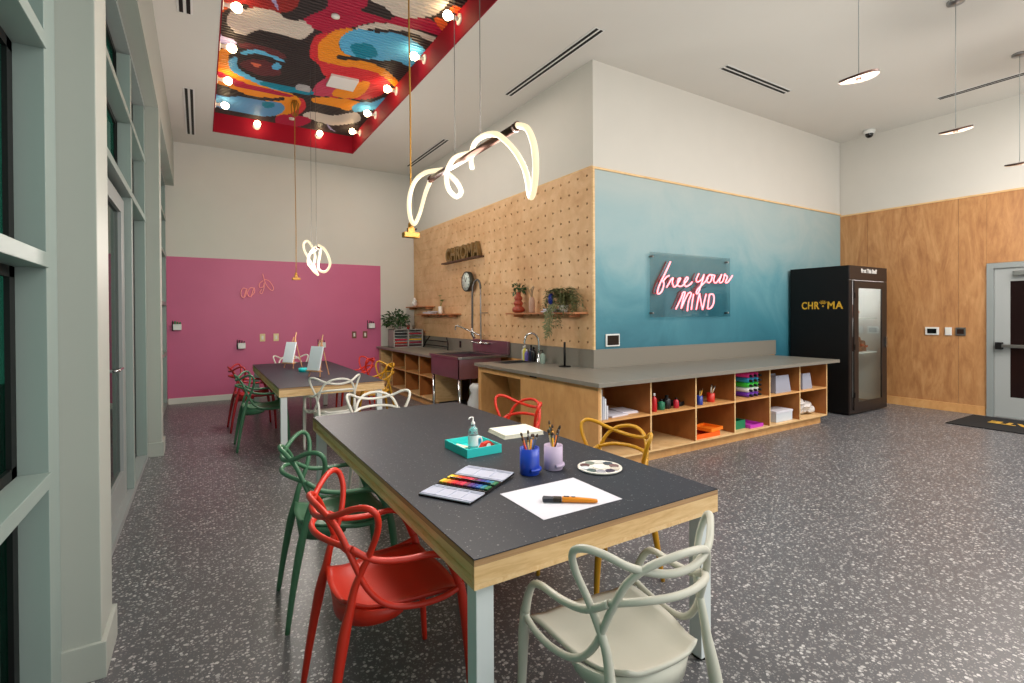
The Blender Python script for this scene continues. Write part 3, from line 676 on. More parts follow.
# left cubbies
O = (3.5, 9.0, 0); t = thing('cubby_unit', 'birch cubby unit with eight empty open boxes by the magenta wall', 'shelving unit', O)
yy = [7.48, 8.16, 8.85, 9.58, 10.29]; th = .018
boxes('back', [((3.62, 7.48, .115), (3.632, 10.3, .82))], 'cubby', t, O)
boxes('side', [((3.17, 7.46, .115), (3.632, 7.478, .82))], 'ply_x', t, O)
boxes('side', [((3.17, 10.29, .115), (3.632, FY-.01, .82))], 'ply_x', t, O)
for y in yy[1:-1]:
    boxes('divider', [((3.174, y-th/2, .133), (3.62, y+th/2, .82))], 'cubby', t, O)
    boxes('edge_band', [((3.17, y-th/2, .133), (3.1738, y+th/2, .82))], 'ply_x', t, O)
boxes('bottom', [((3.17, 7.478, .115), (3.62, 10.29, .133))], 'ply_x', t, O)
for a, b in zip(yy, yy[1:]): boxes('shelf', [((3.17, a+th/2, .48), (3.62, b-th/2, .498))], 'cabinet', t, O)
boxes('plinth', [((3.22, 7.48, 0), (3.24, FY-.01, .115))], 'cabinet', t, O)
struct(MB().span((3.90, 6.03, 0), (PX_+.006, 7.46, .83)).build('trim_9', 'cubby'))

# ---------------- utility sink with pre-rinse tap
sinkm = mat('pink reflection tinted stainless', (148, 112, 124), .36, .85, noise=.15, nscale=6)  # plum tint puts the pink reflected by the steel into its colour
O = (3.5, 6.6, 0); t = thing('utility_sink', 'pink reflection tinted stainless steel utility sink on chrome legs', 'sink', O)
y0, y1, x0, x1 = 6.40, 7.44, 3.08, 3.78
boxes('basin', [((x0, y0+.03, .60), (x0+.012, y1-.03, .87)), ((x1-.012, y0+.03, .60), (x1, y1-.03, .87)), ((x0, y0+.03, .60), (x1, y0+.042, .87)), ((x0, y1-.042, .60), (x1, y1-.03, .87)), ((x0, y0+.03, .59), (x1, y1-.03, .602))], sinkm, t, O)
boxes('rim', [((x0-.02, y0, .87), (x0+.03, y1, .905)), ((x1-.03, y0, .87), (x1+.10, y1, .905)), ((x0+.03, y0, .87), (x1-.03, y0+.05, .905)), ((x0+.03, y1-.05, .87), (x1-.03, y1, .905))], 'steel', t, O, .004)
boxes('splashback', [((3.88, y0+.02, .906), (3.925, y1+.10, 1.10))], sinkm, t, O, .004)
for x, y in ((x0+.03, y0+.06), (x0+.03, y1-.06), (x1-.03, y0+.06), (x1-.03, y1-.06)):
    MB().tube([(x-O[0], y-O[1], 0.0), (x-O[0], y-O[1], .05), (x-O[0], y-O[1], .6)], [.014, .022, .022], n=12, sub=1).build('leg', 'chrome', t)
M['spring'] = mat('dull spring steel', (96, 92, 90), .4, .8)
O = (3.87, 7.10, 1.0); t = thing('pre_rinse_tap', 'tall chrome spring tap with hooked hose above the utility sink', 'tap', O)
MB().tube([(.01, -.14, .05), (-.05, -.14, .05), (-.06, -.1, .05), (-.06, .10, .05), (-.05, .14, .05), (.01, .14, .05)], .018, n=10, sub=3).build('bridge', 'chrome', t)
for q in (-1, 1): MB().tube([(-.06, q*.1, .05), (-.11, q*.12, .055), (-.16, q*.15, .07)], [.014, .011, .009], n=8, sub=3).build('lever', 'chrome', t)
MB().tube([(-.06, .02, .05), (-.06, .02, .12), (-.06, .02, .55), (-.06, .02, .92)], .012, n=10, sub=2).build('riser', 'steel', t)
MB().tube([(-.06, .02, .92), (-.07, .035, 1.02), (-.10, .07, 1.06), (-.135, .11, 1.0), (-.15, .13, .85), (-.15, .135, .6), (-.15, .14, .38), (-.15, .14, .26)], .017, n=10, sub=5).build('hose', M['spring'], t)
MB().tube([(-.15, .14, .28), (-.15, .14, .2), (-.12, .12, .12)], [.022, .028, .022], n=10, sub=2).build('spray_valve', 'chrome', t)
MB().tube([(-.06, .02, .17), (-.2, .1, .24), (-.36, .20, .32), (-.40, .23, .32), (-.405, .235, .26)], .012, n=8, sub=4).build('spout', 'chrome', t)
MB().tube([(.06, .02, .53), (-.02, .02, .53), (-.06, .02, .53)], .008, n=8, sub=1).build('wall_bracket', 'steel', t)
# waste bag under the sink
mb = MB(); rs = random.Random(3); rings = []
for k, (r, z) in enumerate([(.05, .02), (.14, .04), (.17, .15), (.16, .3), (.13, .42), (.15, .50), (.12, .55)]):
    rings.append([(r*(1+.16*rs.uniform(-1, 1))*math.cos(a*2*math.pi/18), r*(1+.16*rs.uniform(-1, 1))*math.sin(a*2*math.pi/18), z+.012*rs.uniform(-1, 1)) for a in range(18)])
VV = [[mb.bm.verts.new(p) for p in r] for r in rings]
for A, B in zip(VV, VV[1:]):
    for k in range(18):
        f = mb.bm.faces.new((A[k], A[(k+1) % 18], B[(k+1) % 18], B[k])); f.smooth = True
mb.bm.faces.new(VV[0][::-1]); mb.bm.faces.new(VV[-1])
tag(mb.build('rubbish_bag', mat('crumpled white plastic', (200, 200, 202), .4), None, (3.34, 6.27, -.018)), 'crumpled white plastic bag standing under the utility sink', 'bag')
# small sink set in the worktop + gooseneck tap
O = (3.58, 5.77, .86); t = thing('basin_sink', 'small steel basin sunk in the worktop below the gooseneck tap', 'sink', O)
boxes('bowl', [((3.365, 5.626, .70), (3.372, 5.914, .855)), ((3.788, 5.626, .70), (3.795, 5.914, .855)), ((3.372, 5.626, .70), (3.788, 5.633, .855)), ((3.372, 5.907, .70), (3.788, 5.914, .855)), ((3.365, 5.626, .695), (3.795, 5.914, .702))], 'steel', t, O)
boxes('rim', [((3.35, 5.61, .8602), (3.37, 5.93, .866)), ((3.79, 5.61, .8602), (3.81, 5.93, .866)), ((3.37, 5.61, .8602), (3.79, 5.63, .866)), ((3.37, 5.91, .8602), (3.79, 5.93, .866))], 'steel', t, O)
MB().lathe([(0, 0), (.03, 0), (.03, .004), (0, .006)], 16).build('drain', 'chrome', t, (0, 0, -.158))
t = thing('gooseneck_tap', 'chrome gooseneck tap arching over the small basin', 'tap', (3.86, 5.575, .86))
MB().lathe([(0, 0), (.03, 0), (.03, .01), (.022, .02), (.022, .1), (.014, .12), (0, .12)], 16).build('base', 'chrome', t)
MB().tube([(0, 0, .1), (0, 0, .27), (-.015, .015, .345), (-.07, .05, .39), (-.13, .09, .365), (-.155, .105, .29), (-.157, .106, .25)], [.013]*5+[.013, .015], n=12, sub=6).build('spout', 'chrome', t)
MB().tube([(0, -.02, .07), (0, -.05, .085), (0, -.085, .11)], [.01, .008, .006], n=8, sub=2).build('lever', 'chrome', t)
def bottle(x, y, z, h, r, col, label, cap='black', pump=False, capcol=None, group=None, body=None):
    t = thing('bottle', label, 'bottle', (x, y, z), group=group)
    MB().lathe([(0, 0), (r*.9, 0), (r, .006), (r, h*.62), (r*.85, h*.72), (r*.38, h*.80), (r*.36, h*.86), (0, h*.86)], 18).build('body', body or mat('bottle '+str(col), col, .3), t)
    if pump:
        mb = MB(); mb.lathe([(r*.42, h*.84), (r*.42, h*.9), (r*.15, h*.93), (r*.13, h*1.05), (0, h*1.05)], 12); mb.tube([(0, 0, h*1.05), (-r*.6, 0, h*1.06), (-r*1.0, 0, h*1.0)], r*.14, n=6, sub=2); mb.build('pump', cap, t)
    else: MB().lathe([(0, h*.84), (r*.45, h*.84), (r*.42, h), (0, h)], 12).build('cap', cap, t)
    return t
bottle(3.80, 5.40, .86, .165, .036, (142, 160, 150), 'sage green soap bottle with black pump right of the gooseneck tap', pump=True)
O = (3.80, 6.18, .86)
for x, y, h, r, col, lb, cap in ((3.875, 5.975, .20, .026, (196, 198, 204), 'clear grey bottle at the left end of the row beside the small basin', 'white_plastic'), (3.855, 5.905, .21, .033, (214, 206, 96), 'yellow labelled cleaner bottle with blue and white top beside small basin', 'white_plastic'), (3.835, 5.835, .16, .028, (108, 96, 168), 'violet labelled bottle in the row beside the small basin', 'white_plastic'), (3.87, 5.775, .22, .03, (26, 30, 52), 'tall navy bottle in the row beside the small basin', 'black'), (3.86, 5.70, .20, .032, (22, 20, 24), 'black squeeze bottle nearest the gooseneck tap', 'black')):
    bottle(x, y, .8605, h, r, col, lb, cap)
t = thing('taper_stand', 'black slim post on a round base standing on the worktop corner', 'stand', (3.79, 4.92, .86))
MB().lathe([(0, 0), (.075, 0), (.075, .008), (.07, .012), (0, .012)], 28).build('base', 'black', t)
MB().lathe([(0, .012), (.014, .012), (.014, .30), (0, .302)], 14).build('post', 'black', t)
# organiser on the left worktop with trailing plant
O = (3.55, 9.85, .86); t = thing('paper_organizer', 'grey slotted paper organiser holding coloured sheets on left worktop', 'organizer', O, R(0))
gm = mat('grey laminate', (158, 152, 146), .5)
w_, d_, h_ = .30, .34, .36
mb = MB()
for x in (-w_, -.005, w_-.012): mb.span((x-.01, -.17, 0), (x+.012, .17, h_))
mb.span((-w_-.01, -.17, 0), (w_, .17, .015)); mb.span((-w_-.01, -.17, h_-.012), (w_, .17, h_)); mb.span((-w_-.01, .16, 0), (w_, .17, h_))
mb.build('case', gm, t)
mb = MB()
for k in range(1, 6): mb.span((-w_+.002, -.165, k*h_/6), (-.015, .16, k*h_/6+.005)); mb.span((.007, -.165, k*h_/6), (w_-.022, .16, k*h_/6+.005))
mb.build('shelf', 'white_plastic', t)
sheets = [(120, 24, 40), (60, 24, 30), (190, 60, 40), (150, 30, 60), (190, 40, 70), (214, 170, 40), (60, 70, 70), (90, 90, 60), (40, 36, 40), (150, 26, 50)]
for k in range(5):
    for s in (0, 1):
        c = sheets[(k*2+s) % 10]; x0_ = -w_+.01 if s == 0 else .015; z = k*h_/6+.017+(0 if k else 0)
        o = MB().span((x0_, -.15, z+.006), (x0_+.26, .13, z+.03)).build('paper_stack', mat('card '+str(c), c, .7), None, (O[0], O[1], O[2]))
        o.rotation_euler = (0, 0, 0)
        tag(o, ['left', 'right'][s]+' column '+['lowest', 'second lowest', 'middle', 'second highest', 'highest'][k]+' stack of coloured sheets in the grey organiser', 'paper', 'coloured sheets in the grey organiser')
for k, (dx, c) in enumerate(((-.02, (170, 24, 34)), (.1, (90, 70, 50)))):
    t2 = thing('marker_cup', ['small red cup on top of the grey organiser', 'small brown tool cup on top of the grey organiser'][k], 'cup', (O[0]+dx+.08, O[1]+.02, O[2]+h_))
    MB().lathe([(0, 0), (.028, 0), (.032, .07), (.028, .07), (.025, .01), (0, .01)], 16).build('cup', mat('cup '+str(c), c, .4), t2)
    MB().tube([(0, 0, .01), (.01, 0, .14)], .004, n=6, sub=1).build('pen', 'steel', t2)
def bush(root, n, rx, ry, rz, lw, ll, m, seed, name='foliage', c=(0, 0, 0), flat=0.0):
    rs = random.Random(seed); mb = MB()
    for k in range(n):
        a, b = rs.uniform(0, 2*math.pi), math.acos(rs.uniform(-.4, 1)); rr = rs.uniform(.35, 1)
        p = Vector((c[0]+rx*rr*math.sin(b)*math.cos(a), c[1]+ry*rr*math.sin(b)*math.sin(a), c[2]+rz*rr*math.cos(b)))
        d = (p-Vector(c))+Vector((rs.uniform(-.1, .1), rs.uniform(-.1, .1), rs.uniform(-.12, .06)))
        mb.leaf(p, d if d.length > 1e-4 else (0, 0, 1), (rs.uniform(-1, 1), rs.uniform(-1, 1), 1), ll*rs.uniform(.7, 1.3), lw*rs.uniform(.7, 1.3))
    return mb.build(name, m, root)
t = thing('potted_plant', 'bushy green leafy plant on the grey organiser by the magenta wall', 'plant', (3.42, 9.98, .86+h_))
MB().lathe([(0, 0), (.06, 0), (.075, .1), (.068, .1), (.055, .02), (0, .02)], 20).build('pot', gm, t)
MB().lathe([(0, .085), (.066, .088), (0, .09)], 16).build('soil', 'black', t)
bush(t, 330, .26, .26, .24, .045, .075, 'leaf', 8, c=(-.03, .02, .14))
mb = MB()
for k in range(10):
    a = k*.628; mb.tube([(0, 0, .08), (.07*math.cos(a), .07*math.sin(a), .2), (.17*math.cos(a), .17*math.sin(a), .2-.02*k)], .004, n=5, sub=3)
mb.build('stems', 'leaf', t)
# black shelf brackets / rail tools lying along the left splash
def rail(y, label, z=.98):
    t = thing('spray_holder', label, 'holder', (3.93, y, z))
    mb = MB(); mb.tube([(0, .08, -.1), (-.03, .06, .02), (-.02, .0, .07)], .012, n=8, sub=3); mb.tube([(0, -.1, -.08), (-.02, -.06, .04), (-.02, .0, .07)], .012, n=8, sub=3); mb.build('frame', 'black', t)
    MB().tube([(-.02, -.06, -.02), (-.02, .06, -.02)], .009, n=8, sub=1).build('crossbar', 'black', t)
t = thing('glue_gun_rack', 'black wire tool rack standing on the left worktop against the splash', 'rack', (3.80, 8.95, .86))
for s in (-1, 1): MB().tube([(0, s*.58, .008), (.03, s*.52, .12), (.06, s*.40, .22)], .012, n=8, sub=3).build('side_frame', 'black', t)
for z, hw in ((.06, .53), (.15, .48)): MB().tube([(.02, -hw, z), (.02, hw, z)], .011, n=8, sub=1).build('crossbar', 'black', t)
for y, lb in ((9.95, 'black outlet on the grey splash left of the tool rack'), (8.12, 'black outlet on the grey splash left of the utility sink')):
    t = thing('wall_outlet', lb, 'outlet', (PX_-.02, y, .98)); MB().span((-.006, -.035, -.06), (-.0002, .035, .06), .002).build('plate', 'black', t)
    MB().span((-.009, -.018, -.035), (-.006, .018, .035)).build('socket', 'black_gloss', t)

# ---------------- wall shelves on the pegboard and what stands on them
WX = PX_-.013
def wshelf(y0, y1, z, label):
    t = thing('wall_shelf', label, 'shelf', (WX, (y0+y1)/2, z)); h = (y1-y0)/2
    MB().span((-.20, -h, -.022), (-.0005, h, 0), .002).build('board', 'shelf_wood', t)
    for s in (-1, 1): MB().span((-.16, s*h*.8-.012, -.06), (-.0005, s*h*.8+.012, -.0225)).build('bracket', 'shelf_wood', t)
wshelf(4.66, 6.24, 1.525, 'long wooden wall shelf on pegboard holding terracotta vase and fern')
wshelf(8.10, 9.75, 1.525, 'wooden wall shelf on pegboard holding small white vase and books')
wshelf(9.25, 10.38, 1.68, 'wooden wall shelf at the far end of the pegboard holding white bird')
def vase(x, y, z, prof, m, label, cat='vase'):
    t = thing('vase', label, cat, (x, y, z)); MB().lathe(prof, 28).build('body', m, t); return t
terra = mat('terracotta glaze', (158, 62, 40), .45)
t = vase(3.83, 6.03, 1.525, [(0, 0), (.05, 0), (.085, .02), (.092, .05), (.075, .08), (.05, .095), (.062, .115), (.072, .135), (.06, .158), (.044, .17), (.054, .19), (.062, .208), (.052, .228), (.035, .24), (.033, .285), (.038, .29), (.028, .288), (.025, .2), (0, .2)], terra, 'terracotta vase of stacked rounded rings with green sprig')
bush(t, 60, .08, .08, .09, .035, .06, 'leaf', 4, 'sprig', (0, 0, .32))
t = vase(3.85, 5.72, 1.525, [(0, 0), (.035, 0), (.045, .02), (.038, .045), (.046, .08), (.04, .11), (.044, .14), (.036, .17), (.03, .2), (.024, .21), (.018, .205), (0, .1)], mat('blush stoneware', (186, 150, 132), .7), 'slim blush stoneware vase with dry stems')
rs = random.Random(9); mb = MB()
for k in range(9):
    a = rs.uniform(0, 6.28); d = rs.uniform(.02, .07); hh = rs.uniform(.28, .37)
    mb.tube([(0, 0, .15), (d*.3*math.cos(a), d*.3*math.sin(a), .24), (d*math.cos(a), d*math.sin(a), hh)], .003, n=5, sub=2); mb.lathe([(0, -.015), (.014, 0), (0, .02)], 6, (d*math.cos(a), d*math.sin(a), hh))
mb.build('dry_stems', 'leaf_dry', t)
# trailing fern with books and a blue figurine
t = thing('trailing_fern', 'trailing fern spilling over the right end of the long shelf', 'plant', (3.85, 5.02, 1.525))
MB().lathe([(0, 0), (.05, 0), (.062, .09), (.055, .09), (.045, .02), (0, .02)], 20).build('pot', 'porcelain', t)
mb = MB(); st = MB(); rs = random.Random(12)
for k in range(30):
    a = rs.uniform(0, 2*math.pi); dy = math.sin(a)*rs.uniform(.2, .42); dx = -abs(math.cos(a))*rs.uniform(.05, .16)-.01 if k % 3 else rs.uniform(-.1, .03)
    up = rs.uniform(.16, .30); drop = rs.choice([.12, .0, -.04, .05]);
    if abs(dy) < .13 and dx < -.06: drop = -.2
    P = [Vector((0, 0, .08)), Vector((dx*.4, dy*.35, up)), Vector((dx*.9, dy*.8, up-.02)), Vector((dx*1.15, dy*1.0, drop))]
    for q in range(3): P[q+1].x = min(P[q+1].x, .02)
    st.tube(P, .002, n=4, sub=4)
    for i in range(26):
        s = i/26*3; j = min(2, int(s)); f = s-j; c = P[j].lerp(P[j+1], f); d = (P[j+1]-P[j]).normalized()
        for sg in (-1, 1):
            sd = d.cross(Vector((rs.uniform(-.4, .4), rs.uniform(-.4, .4), 1)))
            if sd.length > .05: mb.leaf(c, sd.normalized()*sg+d*.5, (0, 0, 1), rs.uniform(.045, .075), .017)
for k in range(3):
    P = [Vector((-.16, -.02+.05*(k-1), .1)), Vector((-.215, .0+.05*(k-1), .02)), Vector((-.22, .02+.04*(k-1), -.14)), Vector((-.215, .02+.03*(k-1), -.26-.03*k))]
    st.tube([Vector((0, 0, .08))]+P, .002, n=4, sub=4)
    for i in range(30):
        s = i/30*3; j = min(2, int(s)); c = P[j].lerp(P[j+1], s-j)
        for sg in (-1, 1): mb.leaf(c, (rs.uniform(-.4, .1), sg*.7, -.5+rs.uniform(-.3, .5)), (1, 0, 0), rs.uniform(.045, .08), .018)
mb.build('foliage', 'leaf_dark', t); st.build('stems', 'leaf_dark', t)
blue = mat('cobalt blue glaze', (30, 50, 150), .35)
t = thing('figurine', 'cobalt blue bust figurine on the book pile among the fern', 'figurine', (3.79, 5.20, 1.573))
MB().lathe([(0, 0), (.03, 0), (.03, .008), (.012, .02), (.012, .05), (.03, .075), (.04, .12), (.038, .16), (.02, .19), (0, .195)], 18).build('body', blue, t)
def book(x, y, z, sx, sy, h, col, label, rz=0, group=None):
    t = thing('book', label, 'book', (x, y, z), rz, group)
    mb = MB(); mb.span((-sx/2, -sy/2, 0), (sx/2, sy/2, .003)); mb.span((-sx/2, -sy/2, h-.003), (sx/2, sy/2, h)); mb.span((sx/2-.003, -sy/2, .003), (sx/2, sy/2, h-.003))
    mb.build('cover', mat('book cover '+str(col), col, .5), t); MB().span((-sx/2+.004, -sy/2+.004, .003), (sx/2-.003, sy/2-.004, h-.003)).build('pages', 'paper', t)
    return t
book(3.80, 5.20, 1.525, .16, .26, .024, (176, 74, 40), 'orange book lying under the blue book on the long shelf')
book(3.80, 5.18, 1.549, .15, .22, .024, (70, 110, 160), 'blue book lying on the orange book on the long shelf')
t = vase(3.85, 8.80, 1.525, [(0, 0), (.036, 0), (.04, .02), (.038, .13), (.03, .14), (.026, .135), (.02, .05), (0, .05)], 'porcelain', 'small white vase with a few green sprigs')
mb = MB()
for a, hh, d in ((0, .24, .06), (2, .33, .03), (4, .23, .09), (5.2, .25, .12)):
    e = (0, math.cos(a)*d if a != 2 else .04, hh); e = (0, -d*(1 if a != 2 else -.4), hh); mb.tube([(0, 0, .1), (0, e[1]*.4, hh*.7), e], .003, n=5, sub=2)
    for q in range(9): mb.leaf(e, (math.cos(q*.7), math.sin(q*.7), .3), (0, 0, 1), .045, .03)
mb.build('sprigs', mat('fresh green leaf', (92, 126, 40), .5), t)
book(3.85, 9.27, 1.525, .14, .22, .03, (228, 226, 226), 'white book at the bottom of the pile left of the small white vase')
book(3.85, 9.18, 1.555, .13, .2, .022, (196, 190, 190), 'pale grey book on top of the pile beside the small white vase')
book(3.85, 9.48, 1.525, .12, .14, .05, (226, 182, 40), 'yellow book lying left of the pale book pile', 0)
t = thing('bird_figurine', 'small white bird figurine on the farthest wall shelf', 'figurine', (3.84, 10.12, 1.68))
mb = MB(); mb.lathe([(0, 0), (.03, .005), (.058, .04), (.06, .075), (.04, .11), (.022, .135), (.03, .16), (.02, .185), (0, .19)], 18); mb.tube([(0, -.03, .07), (0, -.08, .10), (0, -.12, .135)], [.03, .018, .004], n=8, sub=3)
mb.build('body', 'white_plastic', t); MB().tube([(0, .028, .165), (0, .05, .16)], [.006, .001], n=6, sub=1).build('beak', 'gold', t)
# clock, face towards the tables
t = thing('wall_clock', 'round wall clock with dark rim projecting from the pegboard', 'clock', (3.84, 7.62, 2.06), 0)
rot = Matrix.Rotation(R(-90), 4, 'Y')
MB().lathe([(0, 0), (.165, 0), (.17, .01), (.17, .07), (.155, .08), (.15, .068), (0, .068)], 36).xf(rot @ Matrix.Translation((0, 0, -.03))).build('case', mat('dark olive metal', (62, 60, 50), .35, .5), t)
MB().lathe([(0, .041), (.148, .041), (.148, .043), (0, .043)], 36).xf(rot).build('dial', mat('pale dial', (206, 214, 208), .5), t)
mb = MB()
for k in range(12):
    a = k*math.pi/6; mb.box((-.045, .122*math.sin(a), .122*math.cos(a)), (.002, .008, .03), rot=Matrix.Rotation(-a, 3, 'X'))
mb.build('hour_marks', 'black', t)
mb = MB(); mb.box((-.048, -.02, .03), (.003, .009, .08), rot=Matrix.Rotation(.6, 3, 'X')); mb.build('hand', 'black', t)
mb = MB(); mb.box((-.052, .02, .04), (.003, .006, .11), rot=Matrix.Rotation(-.45, 3, 'X')); mb.build('hand', 'black', t)
MB().tube([(.09, 0, -.02), (0.01, 0, -.02)], .012, n=8, sub=1).build('arm', 'black', t)
# carved letters on a ledge
t = thing('letter_sign', 'carved wooden CHROMA letters standing on a slim ledge on pegboard', 'sign', (WX, 7.95, 2.47))
lm = mat('dark carved wood', (120, 92, 50), .5)
MB().span((-.10, -.72, -.03), (-.0005, .78, -.005), .003).build('ledge', mat('dark walnut ledge', (74, 44, 28), .5), t)
mt = Matrix(((0, 0, 1, -.05), (-1, 0, 0, .62), (0, 1, 0, -.004), (0, 0, 0, 1)))
text_obj('letters', 'CHROMA', .34, .07, lm, mt, t, offset=.010, sx=.86, spacing=1.04)

# ---------------- things in the cubbies
zb, zm = .124, .492
def sheetstack(x, y, z, sx, sy, h, col, label, rz=0, cat='paper'):
    t = thing('paper_stack', label, cat, (x, y, z), rz); mb = MB(); n = 4
    for k in range(n): mb.box((random.Random(k).uniform(-.004, .004), 0, h*(k+.5)/n), (sx-.004*k, sy, h/n*.9))
    mb.build('sheets', mat('sheets '+str(col), col, .6), t)
for k, (x, hh, c) in enumerate(((3.215, .30, (214, 218, 232)), (3.235, .29, (226, 226, 232)), (3.262, .22, (200, 206, 220)), (3.285, .20, (226, 226, 230)), (3.31, .13, (214, 214, 222)))):
    tag(MB().span((-.007, -.13, 0), (.007, .14, hh), .002).build('sketch_pad', mat('pad '+str(c), c, .6), None, (x, 3.76, zm)), ['tallest white pad standing against the left side of the first cubby', 'white pad standing second from the left in the first cubby', 'middle pale pad standing in the first cubby', 'fourth standing pad from the left in the first cubby', 'lowest standing pad, rightmost in the first cubby'][k], 'sketch pad', 'pads standing in the first cubby')
sheetstack(3.50, 3.80, zm, .24, .26, .016, (216, 214, 226), 'white sheets lying in the upper first cubby beside the pads', .1)
sheetstack(3.71, 3.84, zm, .20, .24, .022, (222, 218, 230), 'second pile of white sheets lying near the first cubby divider', -.1)
for k, (x, y, c, lb) in enumerate(((3.985, 3.67, (190, 20, 30), 'red bottle with white cap in upper second cubby'), (3.92, 3.70, (220, 215, 215), 'white tube with dark cap in upper second cubby'), (4.12, 3.70, (30, 110, 80), 'green paint bottle in upper second cubby'), (4.23, 3.72, (20, 20, 24), 'black paint bottle in upper second cubby'), (4.33, 3.68, (180, 30, 50), 'short red paint bottle right of the black one in upper second cubby'))):
    bottle(x, y, zm, [.19, .12, .11, .14, .11][k], [.028, .026, .04, .045, .03][k], c, lb, 'white_plastic' if k < 2 else 'black')
t = thing('cable_bundle', 'black cables coiled on the shelf of the upper second cubby', 'cable', (4.455, 3.80, zm))
mb = MB()
for k in range(3): mb.tube([(.1*math.cos(a*.7), .08*math.sin(a*.7), .012+.012*k) for a in range(9)], .010, n=6, sub=3)
mb.build('coil', 'black', t)
def cup(x, y, z, h, r, m, label, sticks, name='brush_cup', cat='cup', sc=1.0, foot=None, seed=1):
    t = thing(name, label, cat, (x, y, z))
    MB().lathe([(0, 0), (r*.95, 0), (r, .004), (r, h), (r*.9, h), (r*.88, .008), (0, .008)], 28).build('cup', m, t)
    if foot is not None:
        mb = MB(); mb.tube([(r*1.04*math.cos(a), r*1.04*math.sin(a), h*.2) for a in [foot+q*.32 for q in range(-3, 4)]], .009, n=10, sub=3); mb.build('handle', m, t)
    rs = random.Random(seed)
    for k, (bc, ln) in enumerate(sticks):
        a = rs.uniform(0, 6.28); q = r*.55; tp = r*rs.uniform(.5, 1.25)
        p0 = Vector((-q*.6*math.cos(a), -q*.6*math.sin(a), .012)); p1 = Vector((tp*math.cos(a), tp*math.sin(a), ln))
        d = (p1-p0); e = lambda f: tuple(p0+d*f)
        b = MB(); b.mi = 0; b.tube([e(0), e(.5), e(.84)], [.003, .0048, .0046], n=7, sub=1)
        b.mi = 1; b.tube([e(.84), e(.9)], .0046, n=7, sub=1)
        b.mi = 2; b.tube([e(.9), e(.95), e(1)], [.0045, .0065, .001], n=7, sub=2)
        b.build('paintbrush', [mat('brush handle '+str(bc), bc, .4), 'steel' if k % 2 else 'gold', M['bristle']], t)
    return t
M['bristle'] = mat('brown bristles', (66, 48, 36), .8)
red_m = mat('red plastic', (200, 40, 24), .35)
cup(4.70, 3.67, zm, .10, .034, mat('blue plastic', (40, 60, 150), .35), 'small blue cup with brushes in upper third cubby', [((226, 160, 40), .18), ((214, 190, 120), .17)], seed=2)
cup(4.97, 3.73, zm, .10, .045, red_m, 'red cup full of light brushes in upper third cubby', [((226, 220, 200), .2), ((230, 226, 220), .19), ((214, 180, 120), .18), ((226, 220, 214), .2), ((190, 120, 60), .18)], seed=5)
def tray(x, y, z, sx, sy, h, col, label, rz=0, name='tray'):
    t = thing(name, label, 'tray', (x, y, z), rz)
    mb = MB(); w = .006
    mb.span((-sx/2, -sy/2, 0), (sx/2, sy/2, w)); mb.span((-sx/2, -sy/2, w), (-sx/2+w, sy/2, h)); mb.span((sx/2-w, -sy/2, w), (sx/2, sy/2, h)); mb.span((-sx/2+w, -sy/2, w), (sx/2-w, -sy/2+w, h)); mb.span((-sx/2+w, sy/2-w, w), (sx/2-w, sy/2, h))
    mb.build('shell', mat('plastic '+str(col), col, .4), t); return t
tray(4.80, 3.78, zb, .40, .30, .05, (244, 96, 20), 'orange plastic tray, lower one in the lower third cubby')
tray(4.95, 3.76, zb+.051, .26, .24, .035, (250, 130, 30), 'lighter orange tray resting crooked on the other orange tray', .15)
tray(5.41, 3.84, zb, .30, .30, .10, (20, 120, 80), 'green plastic tray in the lower fourth cubby')
tray(5.70, 3.78, zb, .26, .30, .04, (190, 60, 180), 'magenta plastic tray in the lower fourth cubby')
# paint tubes stacked on their sides
for k, (c, nm) in enumerate((((110, 50, 170), 'violet'), ((236, 236, 236), 'white'), ((60, 200, 60), 'green'), ((50, 160, 200), 'blue'), ((244, 60, 150), 'pink'))):
    for j in range(3):
        t = thing('paint_bottle', nm+' paint bottle lying '+['nearest the left divider', 'in the middle', 'at the right'][j]+' of its row in the upper fourth cubby', 'paint bottle', (5.585+j*.088, 3.73, zm+.029+k*.058), group='paint bottles stacked on their sides')
        rx = Matrix.Rotation(R(90), 4, 'X')
        MB().lathe([(0, -.10), (.026, -.10), (.0275, -.09), (.0275, .07), (.012, .085), (0, .085)], 14).xf(rx).build('body', mat('paint '+nm, c, .4), t)
        MB().lathe([(.015, .08), (.014, .115), (0, .115)], 12).xf(rx).build('cap', 'black', t)
grey_box = mat('grey lavender card', (150, 152, 168), .6)
def magfile(x, y, z, s, label, w=.26):
    t = thing('magazine_file', label, 'file box', (x, y, z)); mb = MB()
    P = [(-w/2, 0), (w/2, 0), (w/2-.06, .22*s), (-w/2, .22*s)]
    mb.prism(P, -.09, -.084, 'y'); mb.prism(P, .084, .09, 'y'); mb.span((-w/2, -.084, 0), (-w/2+.005, .084, .22*s)); mb.span((-w/2, -.084, 0), (w/2, .084, .005))
    mb.build('shell', grey_box, t); MB().span((-w/2+.01, -.07, .006), (w/2-.09, .07, .20*s)).build('papers', 'paper', t)
magfile(6.30, 3.74, zm, 1, 'grey sloped file box in the upper fifth cubby', .34)
magfile(6.86, 3.74, zm, .95, 'grey sloped file box in the upper last cubby', .24)
O = (6.33, 3.76, zb); t = thing('storage_box', 'pale grey lidded box in the lower fifth cubby', 'box', O)
MB().span((-.19, -.11, 0), (.17, .11, .11), .004).build('body', mat('pale grey card', (198, 204, 212), .6), t); MB().span((-.195, -.115, .11), (.175, .115, .14), .004).build('lid', 'paper', t)
t = thing('supply_bag', 'clear crumpled bag of supplies in the lower last cubby', 'bag', (6.93, 3.76, zb+.002))
mb = MB(); rs = random.Random(6)
